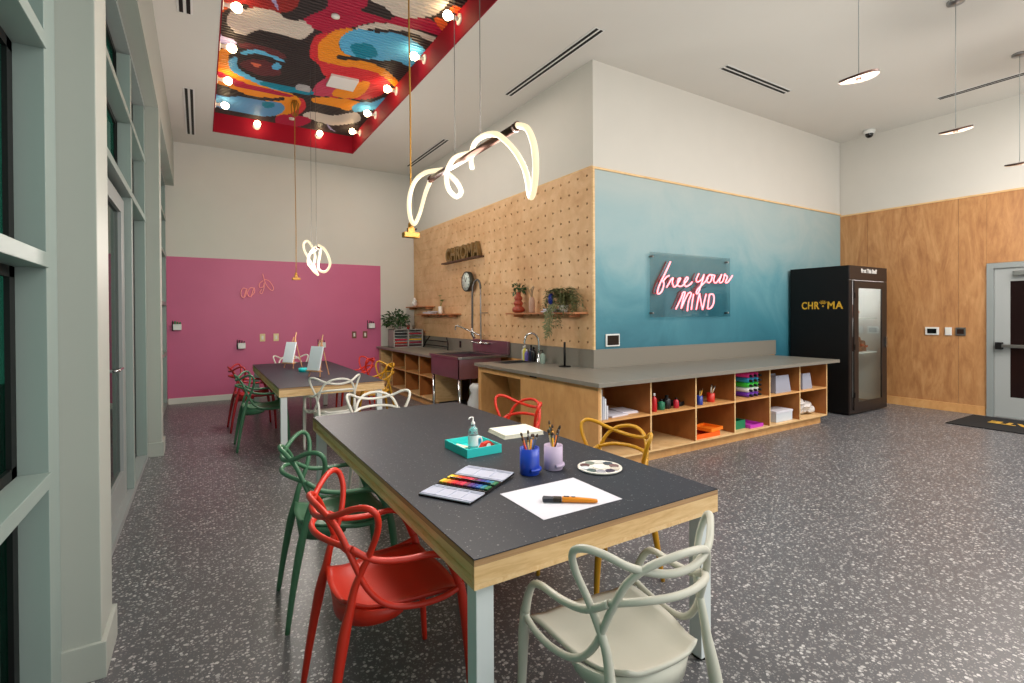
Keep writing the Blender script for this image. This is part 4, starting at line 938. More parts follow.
for k in range(7):
    b = bmesh.new(); bmesh.ops.create_icosphere(b, subdivisions=2, radius=1)
    for v in b.verts: v.co = Vector((v.co.x*.09, v.co.y*.07, v.co.z*.05))*(1+.2*rs.uniform(-1, 1))
    mb.merge(b, Matrix.Translation((-.12+.12*(k % 3), rs.uniform(-.03, .03), .065+.055*(k//3))))
mb.build('bag', mat('cloudy plastic', (206, 200, 198), .35), t)

# ---------------- teal wall: tablet, neon sign
t = thing('wall_tablet', 'black screen in a white frame on the teal wall by the corner', 'tablet', (4.24, TY, 1.185))
MB().span((-.11, -.02, -.075), (.11, -.0005, .075), .004).build('frame', 'white_plastic', t)
MB().span((-.092, -.024, -.058), (.092, -.0205, .058)).build('screen', 'black_gloss', t)
M['neon_shadow'] = mat('dark red tube shadow', (150, 16, 30), .4)
t = thing('neon_sign', 'pink neon sign reading Free your MIND on clear acrylic sheet', 'sign', (5.66, TY, 1.87))
MB().span((-.82, -.052, -.415), (.80, -.046, .415)).build('backing_sheet', 'acrylic', t)
for x in (-.77, .75):
    for z in (-.36, .36): MB().lathe([(0, 0), (.012, 0), (.012, .058), (0, .06)], 12).xf(Matrix.Rotation(R(90), 4, 'X')).build('standoff', 'steel', t, (x, 0, z))
NEON= [[(5.191, 2.174), (5.08, 2.008), (4.994, 1.887), (4.946, 1.785), (4.969, 1.752), (5.03, 1.795), (5.067, 1.889), (5.043, 1.922)], [(5.043, 1.905), (5.104, 1.966), (5.166, 1.994)], [(5.115, 1.839), (5.203, 1.944), (5.24, 1.962), (5.222, 1.91), (5.252, 1.851), (5.303, 1.87), (5.367, 1.941), (5.38, 1.967), (5.334, 1.948), (5.328, 1.87), (5.405, 1.864), (5.483, 1.918), (5.53, 1.972), (5.496, 1.979), (5.451, 1.917), (5.482, 1.862), (5.561, 1.885), (5.614, 1.925)], [(5.749, 2.041), (5.695, 1.96), (5.721, 1.925), (5.803, 1.963), (5.859, 2.033)], [(5.859, 2.033), (5.803, 1.909), (5.734, 1.783), (5.694, 1.773), (5.721, 1.827), (5.858, 1.92), (5.942, 1.985)], [(5.984, 2.038), (5.914, 1.984), (5.927, 1.931), (5.983, 1.932), (6.026, 1.997), (6.004, 2.033), (6.083, 2.027)], [(6.083, 2.023), (6.06, 1.953), (6.111, 1.927), (6.198, 2.003), (6.233, 2.047)], [(6.233, 2.047), (6.183, 1.938), (6.256, 1.949), (6.301, 2.044), (6.316, 2.05)], [(6.301, 2.044), (6.36, 2.018), (6.321, 1.942), (6.374, 1.944), (6.48, 2.041)], [(5.288, 1.56), (5.391, 1.707), (5.43, 1.777), (5.469, 1.778), (5.43, 1.69), (5.39, 1.568)], [(5.39, 1.568), (5.508, 1.744), (5.561, 1.78), (5.592, 1.763), (5.534, 1.656), (5.512, 1.534)], [(5.64, 1.763), (5.613, 1.657), (5.591, 1.551)], [(5.693, 1.551), (5.72, 1.658), (5.761, 1.774)], [(5.761, 1.774), (5.788, 1.658), (5.823, 1.551)], [(5.823, 1.551), (5.857, 1.659), (5.899, 1.768)], [(5.969, 1.76), (5.946, 1.66), (5.926, 1.569)], [(5.969, 1.76), (6.039, 1.766), (6.067, 1.716), (6.047, 1.624), (5.982, 1.569), (5.926, 1.569)]]
for k, st in enumerate(NEON): MB().tube([(x-5.66, -.075, z-1.87) for x, z in st], .0095, n=8, sub=5).build('neon_tube', 'neon_pink', t)
mb = MB(); mb.tube([(-.3, -.03, -.1), (-.05, -.03, .02), (.02, -.03, -.06), (.3, -.03, .0)], .005, n=6, sub=4); mb.build('cable', 'black', t)
for k, st in enumerate(NEON): MB().tube([(x-5.69, -.028, z-1.865) for x, z in st], .008, n=8, sub=4).build('tube_shadow', M['neon_shadow'], t)  # dark red stroke copies imitate the shadow and reflection behind the neon

# ---------------- display booth
O = (8.0, 3.66, 0); t = thing('display_booth', 'tall black display booth lettered CHROMA with glass door', 'booth', O)
bx, by, bz = 1.17, .86, 2.19; 
mb = MB(); mb.span((0, .02, .02), (.03, by, bz)); mb.span((bx-.03, .02, .02), (bx, by, bz)); mb.span((.03, by-.03, .02), (bx-.03, by, bz)); mb.span((.03, .02, bz-.05), (bx-.03, by-.03, bz)); mb.span((.03, .02, .02), (bx-.03, by-.03, .10))
mb.build('carcass', 'black', t)
fr = mat('dark brown metal', (44, 36, 34), .4, .3)
MB().span((0, 0, 1.98), (bx, .02, bz), .002).build('header', fr, t)
mb = MB(); mb.span((0, 0, .02), (.09, .02, 1.975), .002); mb.span((bx-.10, 0, .02), (bx, .02, 1.975), .002); mb.span((.09, 0, .02), (bx-.10, .02, .07), .002); mb.build('frame', fr, t)
lin = mat('white lining', (216, 214, 212), .6)
mb = MB(); mb.span((.031, .03, .101), (.034, by-.032, bz-.052)); mb.span((bx-.034, .03, .101), (bx-.031, by-.032, bz-.052)); mb.span((.034, by-.036, .101), (bx-.034, by-.032, bz-.052)); mb.build('lining', lin, t)
MB().span((.034, .03, .101), (bx-.034, by-.036, .105)).build('inner_floor', fr, t)
d = MB(); d.span((.095, -.022, .075), (.22, -.001, 1.97), .002); d.span((bx-.22, -.022, .075), (bx-.105, -.001, 1.97), .002); d.span((.22, -.022, 1.86), (bx-.22, -.001, 1.97), .002); d.span((.22, -.022, .075), (bx-.22, -.001, .19), .002)
d = d.build('door', fr, t)
MB().span((.22, -.014, .19), (bx-.22, -.010, 1.86)).build('pane', 'clear_glass', d)
for z in (.3, 1.0, 1.75): MB().span((.075, -.034, z-.04), (.11, -.023, z+.04), .002).build('hinge', 'black', d)
MB().span((bx-.13, -.05, .96), (bx-.09, -.023, 1.12), .004).build('lock', 'chrome', d)
for z in (.88, 1.40): MB().span((.034, .06, z), (.98, by-.036, z+.02)).build('shelf', lin, t)
text_obj('header_lettering', 'Rent This Stuff', .085, .004, 'white_plastic', Matrix(((1, 0, 0, .34), (0, 0, 1, -.003), (0, 1, 0, 2.095), (0, 0, 0, 1))), t, offset=.003, sx=.95)
mt = lambda y: Matrix(((0, 0, 1, -.003), (-1, 0, 0, y), (0, 1, 0, 1.56), (0, 0, 0, 1)))
text_obj('side_lettering', 'CHR', .155, .004, 'gilt', mt(.68), t, offset=.003, spacing=1.1, fit=.26)
text_obj('side_lettering', 'MA', .155, .004, 'gilt', mt(.30), t, offset=.003, spacing=1.1, fit=.215)
mb = MB()
for a in (-50, -25, 0, 25, 50): mb.box((-.004, .365+.045*math.sin(R(a)), 1.615+.05*math.cos(R(a))), (.003, .007, .05), rot=Matrix.Rotation(R(-a), 3, 'X'))
mb.box((-.004, .365, 1.60), (.003, .022, .022), rot=Matrix.Rotation(R(45), 3, 'X'))
mb.build('brush_emblem', 'gilt', t)
l = bpy.data.lights.new('booth_light', 'AREA'); l.shape = 'RECTANGLE'; l.size = .7; l.size_y = .3; l.energy = 9; l.color = (1, .96, .92)
o = bpy.data.objects.new('booth_light', l); C.objects.link(o); o.location = (8.58, 3.95, 2.12)
br = mat('brown leather', (96, 52, 34), .5)
for k, (x, z, s) in enumerate(((8.68, .90, 1.0), (8.86, .90, .72), (8.55, 1.42, .9))):
    t = thing('craft_tool', ['tall brown pouch on the middle shelf inside the booth', 'low brown tool roll on the middle shelf inside the booth', 'reddish pouch on the upper shelf inside the booth'][k], 'tool pouch', (x, 3.88, z))
    MB().tube([(0, 0, 0), (0, 0, .09*s), (.02, 0, .22*s)], [.09*s, .08*s, .05*s], n=12, sub=3).build('pouch', br, t)
    MB().span((-.03, -.095*s, .08*s), (.05, -.06*s, .12*s), .004).build('strap', terra, t)

# ---------------- right wall: controls, door, mat
def plate(y, z, w, h, m, label, name, cat, inner=None):
    t = thing(name, label, cat, (RX, y, z)); MB().span((-.022, -w/2, -h/2), (-.0005, w/2, h/2), .004).build('housing', m, t)
    if inner: MB().span((-.026, -w*.34, -h*.3), (-.0225, w*.34, h*.3)).build(*inner, t)
plate(3.245, 1.21, .17, .12, 'white_plastic', 'white thermostat with dark screen on the maple wall', 'thermostat', 'thermostat', ('screen', 'black_gloss'))
plate(3.045, 1.21, .08, .12, 'white_plastic', 'white rocker light switch beside the thermostat', 'light_switch', 'switch', ('rocker', 'porcelain'))
plate(2.90, 1.21, .12, .12, 'steel', 'grey card reader nearest the right door', 'card_reader', 'card reader', ('reader', 'bronze'))
d2 = bpy.data.objects.new('door_2', None); C.objects.link(d2); d2['kind'] = 'structure'; d2.location = (RX, 2.1, 0)
mb = MB(); mb.span((-.03, .43, 0), (.05, .505, 2.19), .002); mb.span((-.03, -.60, 0), (.05, -.53, 2.19), .002); mb.span((-.03, -.53, 2.12), (.05, .43, 2.19), .002); mb.build('door_frame', 'grey_frame', d2)
mb = MB(); mb.span((0, .26, .01), (.04, .425, 2.115)); mb.span((0, -.525, .01), (.04, -.37, 2.115)); mb.span((0, -.37, 1.93), (.04, .26, 2.115)); mb.span((0, -.37, .01), (.04, .26, .30)); mb.build('door_leaf', mat('grey painted door', (160, 164, 164), .45), d2)
MB().span((.003, -.37, .30), (.009, .26, 1.93)).build('pane', 'dark_glass', d2)
mb = MB(); mb.box((-.06, -.03, 1.02), (.045, .80, .045), .006); mb.build('push_bar', 'steel', d2); MB().span((-.085, .33, .97), (-.002, .40, 1.07), .005).build('push_bar_end', 'black', d2)
MB().span((-.07, -.2, 2.0), (-.002, .22, 2.07), .005).build('door_closer', 'steel', d2)
MB().tube([(-.04, .1, 2.075), (-.16, -.1, 2.10), (-.05, -.3, 2.135)], .008, n=6, sub=1, smooth=False).build('closer_arm', 'steel', d2)
t = thing('floor_mat', 'black rectangular floor mat with gold letters before the right door', 'mat', (9.05, 2.0, 0))
MB().span((-.50, -.95, .0005), (.50, .73, .012), .003).build('mat', mat('black rubber', (18, 18, 20), .85), t)
text_obj('lettering', 'CREATE', .24, .002, 'gilt', Matrix(((0, 1, 0, -.10), (-1, 0, 0, .02), (0, 0, 1, .0135), (0, 0, 0, 1))) @ Matrix.Rotation(math.pi, 4, 'Z') @ Matrix.Translation((-.45, -.25, 0)), t, offset=.01)

# ---------------- magenta wall fittings
def gl(pts_list):
    t = thing('wall_script_sign', 'pale pink looping tube lettering high on the magenta wall', 'sign', (.9, FY-.01, 2.0))
    for P in pts_list: MB().tube([(x-.9, -.035, z-2.0) for x, z in P], .008, n=8, sub=5).build('script_tube', 'neon_off', t)
    for x in (-.2, .1): MB().tube([(x, -.03, 0), (x, 0, 0)], .004, n=6, sub=1).build('standoff', 'steel', t)
GLY= [[(0.741, 1.987), (0.675, 2.01), (0.635, 1.935), (0.652, 1.849), (0.707, 1.862), (0.723, 1.987), (0.678, 1.825)], [(0.852, 2.014), (0.785, 2.013), (0.74, 1.925), (0.773, 1.856), (0.851, 1.927), (0.848, 2.014), (0.795, 1.846)], [(1.0, 2.156), (0.943, 2.104), (0.938, 2.029), (0.999, 2.043), (1.016, 2.119), (1.01, 2.005), (0.975, 1.917), (0.942, 1.941), (0.976, 1.992)], [(0.994, 2.282), (1.034, 2.12), (1.102, 2.007), (1.159, 1.978), (1.171, 2.034), (1.103, 2.147), (1.023, 2.182)]]
gl(GLY)
for k, (x, z) in enumerate(((-.33, 1.34), (.64, .985), (2.03, .95), (3.0, 1.31))):
    t = thing('marker_holder', ['white marker holder with green lid on magenta wall, nearest the windows', 'white marker holder on magenta wall above the red chair', 'white marker holder on magenta wall behind the right easel', 'white marker holder at the right end of the magenta wall'][k], 'holder', (x, FY-.008, z))
    MB().span((-.06, -.10, -.07), (.06, -.0005, .03), .006).build('cup', 'white_plastic', t)
    MB().span((-.075, -.012, -.085), (-.062, -.0005, .09)).build('side_plate', 'black', t)
    mb = MB()
    for q in range(3): mb.tube([(-.035+.035*q, -.05, -.02), (-.03+.036*q, -.05, .085-.01*q)], .011, n=8, sub=1)
    mb.build('marker', mat('marker caps '+str(k), (30, 130, 80) if k in (0,) else (70, 24, 50), .4), t)
for k, (x, z, c) in enumerate(((.985, 1.10, (222, 204, 150)), (1.215, 1.10, (228, 210, 160)), (2.66, 1.11, (110, 70, 50)), (2.88, 1.11, (120, 78, 54)))):
    t = thing('wall_plate', ['cream wall plate on magenta wall, left of the pair', 'cream wall plate on magenta wall, right of the pair', 'brown wall plate near the right end of magenta wall, left of the pair', 'brown wall plate near the right end of magenta wall, right of the pair'][k], 'switch', (x, FY-.008, z))
    MB().span((-.045, -.012, -.07), (.045, -.0005, .07), .003).build('plate', mat('plate '+str(c), c, .5), t)
    MB().span((-.018, -.018, -.035), (.018, -.0125, .035), .002).build('toggle', 'porcelain', t)

# ================================================================ TABLES
def table(name, label, x0, x1, y0, y1, h=.74):
    O = ((x0+x1)/2, (y0+y1)/2, 0); t = thing(name, label, 'table', O); ap = .098
    hx, hy = (x1-x0)/2, (y1-y0)/2
    MB().span((-hx, -hy, h-.004), (hx, hy, h), .0008).build('top_surface', 'tabletop', t)
    MB().span((-hx, -hy, h-.024), (hx, hy, h-.0045)).build('top_board', 'ply_edge', t)
    for s in (-1, 1):      # end boards
        a, b = (-hy, -hy+.018) if s < 0 else (hy-.018, hy)
        MB().span((-hx, a, h-ap+.018), (hx, b, h-.0245)).build('end_board', 'ply_x', t)
        MB().span((s*(hx-.03)-.009, -hy+.0185, h-ap+.018), (s*(hx-.03)+.009, hy-.0185, h-.0245)).build('side_board', M['ply_long'], t)
    MB().span((-hx, -hy, h-ap), (hx, hy, h-ap+.0175)).build('bottom_board', M['ply_long'], t)
    for sx in (-1, 1):
        for sy in (-1, 1):
            cx, cy = sx*(hx-.05), sy*(hy-.055)
            mb = MB(); mb.span((cx-.032, cy-.032, .012), (cx+.032, cy+.032, h-ap-.007), .003)
            mb.span((cx-.032-(.16 if sx > 0 else 0), cy-.03, h-ap-.0065), (cx+.032+(.16 if sx < 0 else 0), cy+.03, h-ap-.0005)); mb.span((cx-.03, cy-.032-(.16 if sy > 0 else 0), h-ap-.0065), (cx+.03, cy+.032+(.16 if sy < 0 else 0), h-ap-.0007))
            lg = mb.build('leg', 'white_metal', t)
            MB().lathe([(0, 0), (.03, 0), (.034, .004), (.03, .012), (0, .012)], 16, (cx, cy, 0)).build('foot', 'black', lg)
    return t
M['ply_long'] = wood('birch ply along y', (214, 170, 116), (230, 192, 140), (236, 204, 156), (9, 1.2, 9), 2.4, .45)
TX0, TX1, TY0, TY1 = .718, 1.905, 1.395, 4.03
table('work_table', 'large near work table with dark speckled top and birch edge', TX0, TX1, TY0, TY1)
table('work_table', 'far work table with two easels, by the magenta wall', .70, 1.825, 5.80, 8.90)

# ================================================================ CHAIRS
def mirror(P): return [(-x, y, z) for x, y, z in P]
def make_chair(name, label, m, loc, rz, group=None):
    t = thing(name, label, 'chair', loc, rz, group)
    # seat: a dished shell with a raised rim, skirt behind
    nu, nv = 18, 16
    def S(u, v):            # u -1..1 across, v -1 (back)..1 (front)
        wid = .208+.012*v-.055*max(0, -v)**1.6
        yb = -.205-.02*(1-u*u); yf = .215+.02*(1-u*u)
        y = yb+(yf-yb)*(v+1)/2; x = u*wid
        z = .452-.016*(1-u*u)*(1-v*v)+.016*max(0, abs(u)-.7)/.3+.03*max(0, -v-.55)**1.5/.3-.02*max(0, v-.6)**2/.16*.6
        return x, y, z
    mb = MB(); g = [[mb.bm.verts.new(S(-1+2*i/nu, -1+2*j/nv)) for i in range(nu+1)] for j in range(nv+1)]
    h = [[mb.bm.verts.new(tuple(a-b for a, b in zip(S((-1+2*i/nu)*.97, (-1+2*j/nv)*.97), (0, 0, .016)))) for i in range(nu+1)] for j in range(nv+1)]
    for j in range(nv):
        for i in range(nu):
            for q, fl in ((g, 1), (h, 0)):
                vs = (q[j][i], q[j][i+1], q[j+1][i+1], q[j+1][i]); f = mb.bm.faces.new(vs if fl else vs[::-1]); f.smooth = True
    bd = [(0, i) for i in range(nu)]+[(j, nu) for j in range(nv)]+[(nv, i) for i in range(nu, 0, -1)]+[(j, 0) for j in range(nv, 0, -1)]
    for k in range(len(bd)):
        a, b = bd[k], bd[(k+1) % len(bd)]
        f = mb.bm.faces.new((g[a[0]][a[1]], g[b[0]][b[1]], h[b[0]][b[1]], h[a[0]][a[1]])); f.smooth = True
    mb.build('seat', m, t)
    mb = MB(); sk = []          # skirt: curved apron under the rear and sides
    for k in range(25):
        a = -1+2*k/24; x = .205*math.sin(a*1.75)/math.sin(1.75); y = .02-.238*math.cos(a*1.45)-.0
        top = .462-.012*abs(a); dp = .085-.05*abs(a)**1.5-.015*math.cos(a*math.pi*1.5)*0
        if k in (0, 24): dp = .03
        sk.append((Vector((x, y, top)), Vector((x*.95, y*.95, top-dp))))
    rows = [[mb.bm.verts.new(a), mb.bm.verts.new(b), mb.bm.verts.new(b*1.0+Vector((-b.x*.05, -b.y*.05, 0))), mb.bm.verts.new(a+Vector((-a.x*.05, -a.y*.05, 0)))] for a, b in sk]
    for A, B in zip(rows, rows[1:]):
        for q in range(4):
            f = mb.bm.faces.new((A[q], B[q], B[(q+1) % 4], A[(q+1) % 4])); f.smooth = q in (0,)
    mb.bm.faces.new(rows[0]); mb.bm.faces.new(rows[-1][::-1])
    mb.build('seat_skirt', m, t)
    fl = 1.0
    for s in (-1, 1):
        X = (lambda P: P) if s > 0 else mirror
        MB().tube(X([(.236, .245, 0), (.236, .235, .2), (.238, .215, .40), (.242, .195, .50)]), [.0115, .0155, .020, .0165], n=10, sub=4).build('leg', m, t)
        MB().tube(X([(.222, -.285, 0), (.208, -.255, .2), (.196, -.222, .38), (.192, -.20, .47), (.192, -.188, .51)]), [.0115, .016, .0205, .0165, .0125], n=10, sub=4).build('leg', m, t)
        # arm: from the front leg over and back to the side of the back
        MB().tube(X([(.242, .195, .49), (.246, .165, .56), (.248, .13, .608), (.244, .08, .626), (.234, -.02, .628), (.216, -.12, .646), (.188, -.19, .690)]), [.0165, .014, .012, .012, .012, .012, .012], n=10, sub=5).build('armrest', m, t)
    # lower rail joins the two arms
    MB().tube([(-.188, -.19, .690), (-.13, -.245, .707), (-.06, -.275, .712), (0, -.283, .713), (.06, -.275, .712), (.13, -.245, .707), (.188, -.19, .690)], .0112, n=10, sub=4).build('back_rail', m, t)
    # loop that starts at the front leg, runs low round the seat side, crosses up and over the back
    Bh = [(.241, .205, .475), (.243, .13, .455), (.236, .03, .452), (.220, -.07, .475), (.203, -.14, .545), (.186, -.19, .66), (.158, -.228, .755), (.105, -.265, .808), (.04, -.287, .828)]
    MB().tube(Bh+[(0, -.29, .831)]+mirror(Bh[::-1]), [.0112]*19, n=10, sub=5).build('back_loop', m, t)
    # loop that continues the rear leg outward to the ear and dips across the back
    Ch = [(.192, -.20, .47), (.192, -.178, .56), (.212, -.135, .665), (.248, -.115, .76), (.266, -.125, .822), (.252, -.155, .845), (.21, -.195, .835), (.15, -.24, .803), (.07, -.272, .782)]
    MB().tube(Ch+[(0, -.28, .776)]+mirror(Ch[::-1]), [.0155, .0135]+[.0114]*15+[.0135, .0155], n=10, sub=5).build('ear_loop', m, t)
    return t
cw = mat('white sage chair plastic', (196, 194, 182), .42)
cg = mat('green chair plastic', (62, 106, 78), .42)
cr = mat('vermilion chair plastic', (198, 40, 18), .42)
cr2 = mat('deep red chair plastic', (160, 22, 30), .42)
cy = mat('mustard chair plastic', (184, 132, 12), .42)
cw2 = mat('white chair plastic', (222, 220, 212), .42)
gn, gf = 'interlaced back chairs round the near table', 'interlaced back chairs round the far table'
make_chair('dining_chair', 'pale sage white chair in the foreground at the near end of the near table', cw, (1.168, 1.235, 0), R(-4), gn)
make_chair('dining_chair', 'vermilion red chair in the foreground on the window side of near table', cr, (.63, 1.97, 0), R(-90), gn)
make_chair('dining_chair', 'green chair behind the foreground red chair, window side of near table', cg, (.63, 2.79, 0), R(-92), gn)
make_chair('dining_chair', 'mustard yellow chair on the right side of near table by cubbies', cy, (1.90, 2.17, 0), R(93), gn)
make_chair('dining_chair', 'red chair on the right side of near table behind the book', cr, (1.94, 3.28, 0), R(96), gn)
wc = make_chair('dining_chair', 'white chair tucked in at the far end of the near table', cw2, (1.28, 4.10, 0), R(178), gn)
dup(wc, (1.235, 5.80, 0), R(4), 'white chair at the near end of the far table, back to camera', gf)
dup(wc, (1.28, 8.93, 0), R(180), 'white chair at the far end of the far table, behind the easels', gf)
make_chair('dining_chair', 'dark green chair on the window side of the far table', cg, (.62, 6.52, 0), R(-90), gf)
make_chair('dining_chair', 'deep red chair next to the magenta wall, window side of far table', cr2, (.60, 7.62, 0), R(-88), gf)
make_chair('dining_chair', 'mustard yellow chair on the cubby side of the far table', cy, (2.00, 6.88, 0), R(88), gf)
make_chair('dining_chair', 'bright red chair on the cubby side of the far table, farthest back', cr, (2.03, 7.92, 0), R(86), gf)

# ================================================================ ON THE NEAR TABLE
TZ = .7405
tr = tray(1.300, 2.535, TZ, .215, .27, .045, (50, 206, 204), 'turquoise tray with pump bottle and tape on the near table', .03)
clear = mat('clear liquid plastic', (206, 222, 224), .08, trans=.75, spec=.5)
t = bottle(1.285, 2.50, TZ+.0065, .175, .028, (0, 0, 0), 'clear pump bottle of sanitiser standing in the turquoise tray', 'white_plastic', True, body=clear)
MB().lathe([(.0286, .03), (.0288, .032), (.0288, .085), (.0286, .087)], 20).build('label_band', mat('white label', (225, 230, 232), .5), t)
def roll(x, y, z, r, wd, m, label, rz, core='porcelain'):
    t = thing('tape_roll', label, 'tape', (x, y, z), rz); q = Matrix.Rotation(R(90), 4, 'X')
    MB().lathe([(r*.62, -wd/2), (r, -wd/2), (r, wd/2), (r*.62, wd/2), (r*.62, -wd/2)], 24).xf(Matrix.Translation((0, 0, r)) @ q).build('tape', m, t)
    MB().lathe([(r*.55, -wd/2-.001), (r*.615, -wd/2-.001), (r*.615, wd/2+.001), (r*.55, wd/2+.001), (r*.55, -wd/2-.001)], 24).xf(Matrix.Translation((0, 0, r)) @ q).build('core', core, t)
roll(1.335, 2.54, TZ+.0065, .034, .022, 'white_plastic', 'white and blue tape roll standing in the turquoise tray', .5, mat('pale blue core', (90, 180, 205), .4))
t = thing('tape_dispenser', 'red tape dispenser lying in the turquoise tray', 'tape dispenser', (1.352, 2.465, TZ+.0065), .25)
mb = MB(); mb.prism([(-.05, 0), (.05, 0), (.048, .025), (.015, .05), (-.03, .045), (-.05, .02)], -.014, .014, 'y'); mb.build('body', red_m, t)
MB().tube([(.0, -.016, .026), (.0, .016, .026)], .016, n=16, sub=1).build('tape', 'white_plastic', t)
sheetstack(1.25, 2.60, TZ+.0065, .07, .10, .008, (226, 220, 190), 'cream note pad lying in the turquoise tray', .3, 'note pad')
# open book of blank paper
t = thing('sketchbook', 'thick white sketchbook lying on the near table behind the cups', 'sketchbook', (1.715, 2.745, TZ), R(-4))
MB().span((-.14, -.12, 0), (.14, .12, .003)).build('cover', mat('cream cover', (214, 210, 194), .6), t)
mb = MB()
for k in range(5): mb.span((-.137+.001*k, -.117, .0032+k*.0042), (.137, .117-.001*k, .0070+k*.0042))
mb.build('pages', mat('cream pages', (226, 222, 208), .65), t)
cup(1.335, 2.01, TZ, .125, .047, mat('cobalt ceramic', (24, 62, 176), .3), 'cobalt blue cup full of paintbrushes on the near table',
    [((226, 110, 40), .20), ((40, 60, 90), .19), ((210, 60, 50), .18), ((30, 30, 34), .20), ((214, 180, 120), .19), ((226, 150, 40), .185), ((40, 90, 160), .18)], foot=-1.1, seed=11)
cup(1.475, 2.01, TZ, .118, .046, mat('lilac ceramic', (186, 168, 196), .5), 'lilac cup full of paintbrushes right of the blue cup',
    [((236, 160, 30), .21), ((240, 180, 30), .19), ((30, 60, 40), .23), ((40, 40, 40), .22), ((210, 190, 150), .20), ((90, 150, 190), .20), ((30, 30, 30), .21), ((226, 120, 30), .2)], foot=-1.0, seed=21)
# palette
t = thing('paint_palette', 'round white porcelain palette with paint stained wells', 'palette', (1.665, 1.885, TZ), .3)
MB().lathe([(0, 0), (.100, 0), (.108, .006), (.108, .011), (.100, .012), (.096, .008), (0, .008)], 48).build('dish', 'porcelain', t)
for k in range(10):
    a = k*math.pi/5; c = [(60, 70, 80), (200, 200, 196), (120, 130, 120), (90, 60, 60), (200, 205, 210), (70, 90, 90), (150, 150, 160), (60, 50, 70), (190, 180, 170), (110, 80, 80)][k]
    MB().lathe([(0, .0084), (.017, .0086), (.021, .012), (.0235, .012), (.0235, .0082), (0, .0082)], 18, (.075*math.cos(a), .075*math.sin(a), 0)).build('well', mat('well paint '+str(k), c, .35), t)
MB().lathe([(0, .0084), (.026, .0086), (.033, .012), (.036, .012), (.036, .0082), (0, .0082)], 24).build('centre_well', 'porcelain', t)
# drawing paper and brush
tag(MB().span((-.197, -.16, 0), (.197, .16, .0012)).build('drawing_paper', 'paper', None, (1.272, 1.686, TZ), (0, 0, R(0))), 'blank white sheet of drawing paper near the table end', 'paper')
t = thing('wash_brush', 'orange handled wide flat brush lying on the white drawing paper', 'paintbrush', (1.262, 1.612, TZ+.0015), math.atan2(-.153, .159)+R(6))
om = mat('orange lacquer', (232, 140, 26), .35)
MB().tube([(-.03, 0, .011), (.0, 0, .011), (.06, 0, .010), (.105, 0, .009), (.113, 0, .009)], [.012, .0125, .0105, .008, .004], n=12, sub=3).build('handle', om, t)
MB().span((-.066, -.0145, .003), (-.031, .0145, .019), .003).build('ferrule', mat('black and gold ferrule', (40, 34, 24), .35, .4), t)
mb = MB(); mb.prism([(-.105, -.017), (-.066, -.014), (-.066, .014), (-.105, .017), (-.109, 0)], .004, .017); mb.build('bristles', mat('charcoal bristles', (52, 54, 62), .8), t)
mb = MB(); mb.box((-.012, 0, .0232), (.022, .010, .001)); mb.box((.016, 0, .0225), (.016, .008, .001)); mb.build('printed_marks', 'black', t)
# watercolour tin, open flat in three leaves
ang = math.atan2(.19, .31); t = thing('watercolor_tin', 'open watercolour tin with white mixing trays and colour pans', 'paint set', (1.012, 2.012, TZ), ang)
def leafbox(cx, label_, dz, tilt, wells):
    q = Matrix.Translation((cx, 0, dz)) @ Matrix.Rotation(tilt, 4, 'Y')
    MB().span((-.064, -.127, 0), (.064, .127, .007), .002).xf(q).build('tin_shell', 'black_gloss', t)
    mb = MB(); mb.span((-.061, -.124, .0071), (.061, .124, .0085))
    for y in [-.124+.248*k/wells for k in range(wells+1)]: mb.span((-.045, y-.003, .0085), (.045, y+.003, .0115))
    for x in (-.058, -.045, .045, .058): mb.span((x-.003, -.124, .0085), (x+.003, .124, .0115))
    mb.xf(q).build('mixing_tray', mat('pale mixing tray', (186, 190, 210), .3), t)
leafbox(-.135, '', 0, 0, 4); leafbox(.135, '', .008, R(-3), 3)
MB().span((-.068, -.127, 0), (.068, .127, .014), .002).build('tin_shell', 'black_gloss', t)
PC = [(250, 210, 40), (244, 160, 30), (235, 90, 30), (214, 30, 36), (190, 24, 60), (226, 40, 80), (120, 30, 60), (90, 40, 120), (40, 50, 140), (30, 90, 170), (30, 130, 150), (30, 110, 70), (60, 130, 50), (120, 120, 40), (140, 90, 40), (100, 56, 30), (60, 40, 34), (30, 30, 34), (210, 170, 90), (226, 226, 220), (36, 76, 50), (44, 60, 120), (150, 50, 40), (220, 120, 120)]
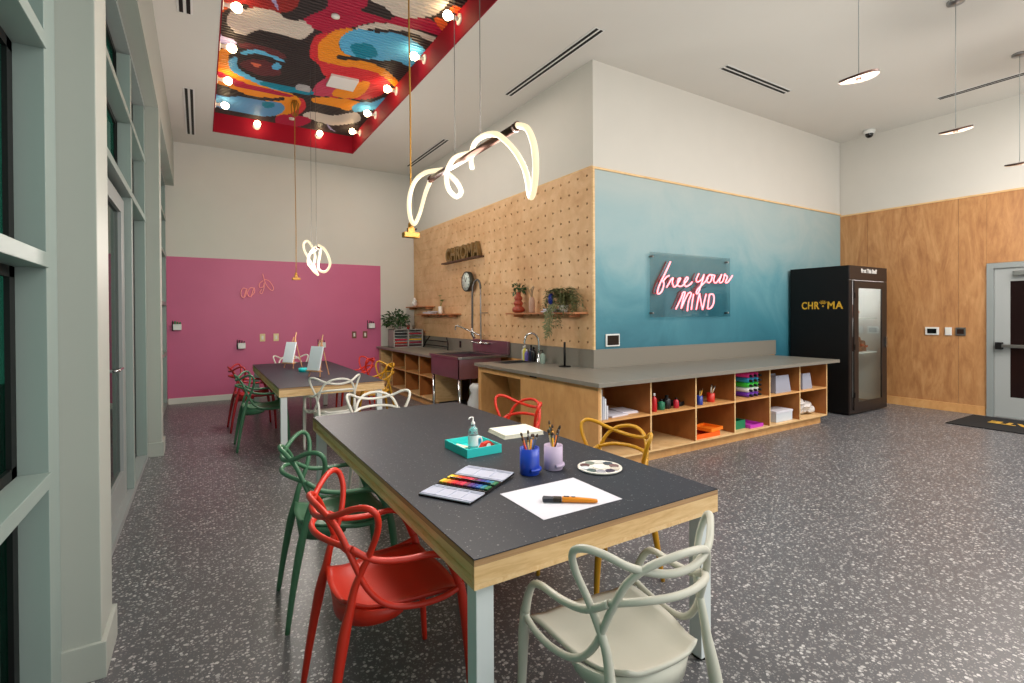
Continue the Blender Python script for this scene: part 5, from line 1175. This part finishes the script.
for k in range(24):
    r_, c_ = divmod(k, 12); x = -.032 if r_ == 0 else .030; y = -.115+.0209*c_
    MB().span((x-.020, y-.0090, .0142), (x+.020, y+.0090, .020), .0015).build('colour_pan', mat('pan '+str(k), PC[23-k] if r_ else PC[11-c_], .35), t)
tag(MB().tube([(-.0, -.11, 0), (0, .10, .0)], .0035, n=8, sub=1).build('thin_brush', 'black_gloss', None, (1.012, 2.012, TZ+.025), (0, 0, ang)), 'thin black brush resting between the two rows of colour pans', 'paintbrush')

# ================================================================ ON THE FAR TABLE
pine = wood('pine', (186, 130, 90), (214, 160, 118), (226, 176, 134), (1, 1, 4), 4, .5)
def easel(x, y, rz, label, label2, W=.21, H=.30):
    t = thing('table_easel', label, 'easel', (x, y, .7402), rz, 'small wooden table easels')
    q = Matrix.Rotation(R(-14), 4, 'X')
    for s in (-1, 1): MB().tube([(s*.10, 0, .004), (s*.018, .11, .45)], .0075, n=6, sub=1, smooth=False).build('front_leg', pine, t)
    MB().tube([(0, .23, .004), (0, .115, .43)], .0075, n=6, sub=1, smooth=False).build('rear_leg', pine, t)
    MB().tube([(0, .02, .06), (0, .14, .52)], .008, n=6, sub=1, smooth=False).build('mast', pine, t)
    MB().box((0, -.002, .075), (.24, .05, .012)).build('ledge', pine, t)
    c = thing('canvas', label2, 'canvas', (x, y, .7402), rz, 'blank canvases on the easels')
    MB().span((-W/2, -.022, 0), (W/2, -.004, H), .002).xf(Matrix.Translation((0, -.004, .083)) @ q).build('stretched_canvas', mat('canvas white', (232, 236, 246), .8), c)
easel(1.20, 6.62, R(-60), 'small wooden easel nearer the camera on the far table', 'blank white canvas on the nearer easel')
easel(1.09, 7.95, R(-60), 'small wooden easel farther back on the far table', 'blank white canvas on the farther easel')
t = thing('tape_roll', 'turquoise tape roll between the two easels on the far table', 'tape', (1.20, 7.35, .7402))
MB().lathe([(.04, 0), (.07, 0), (.07, .05), (.04, .05), (.04, 0)], 24).build('tape', mat('turquoise plastic', (30, 190, 195), .4), t)
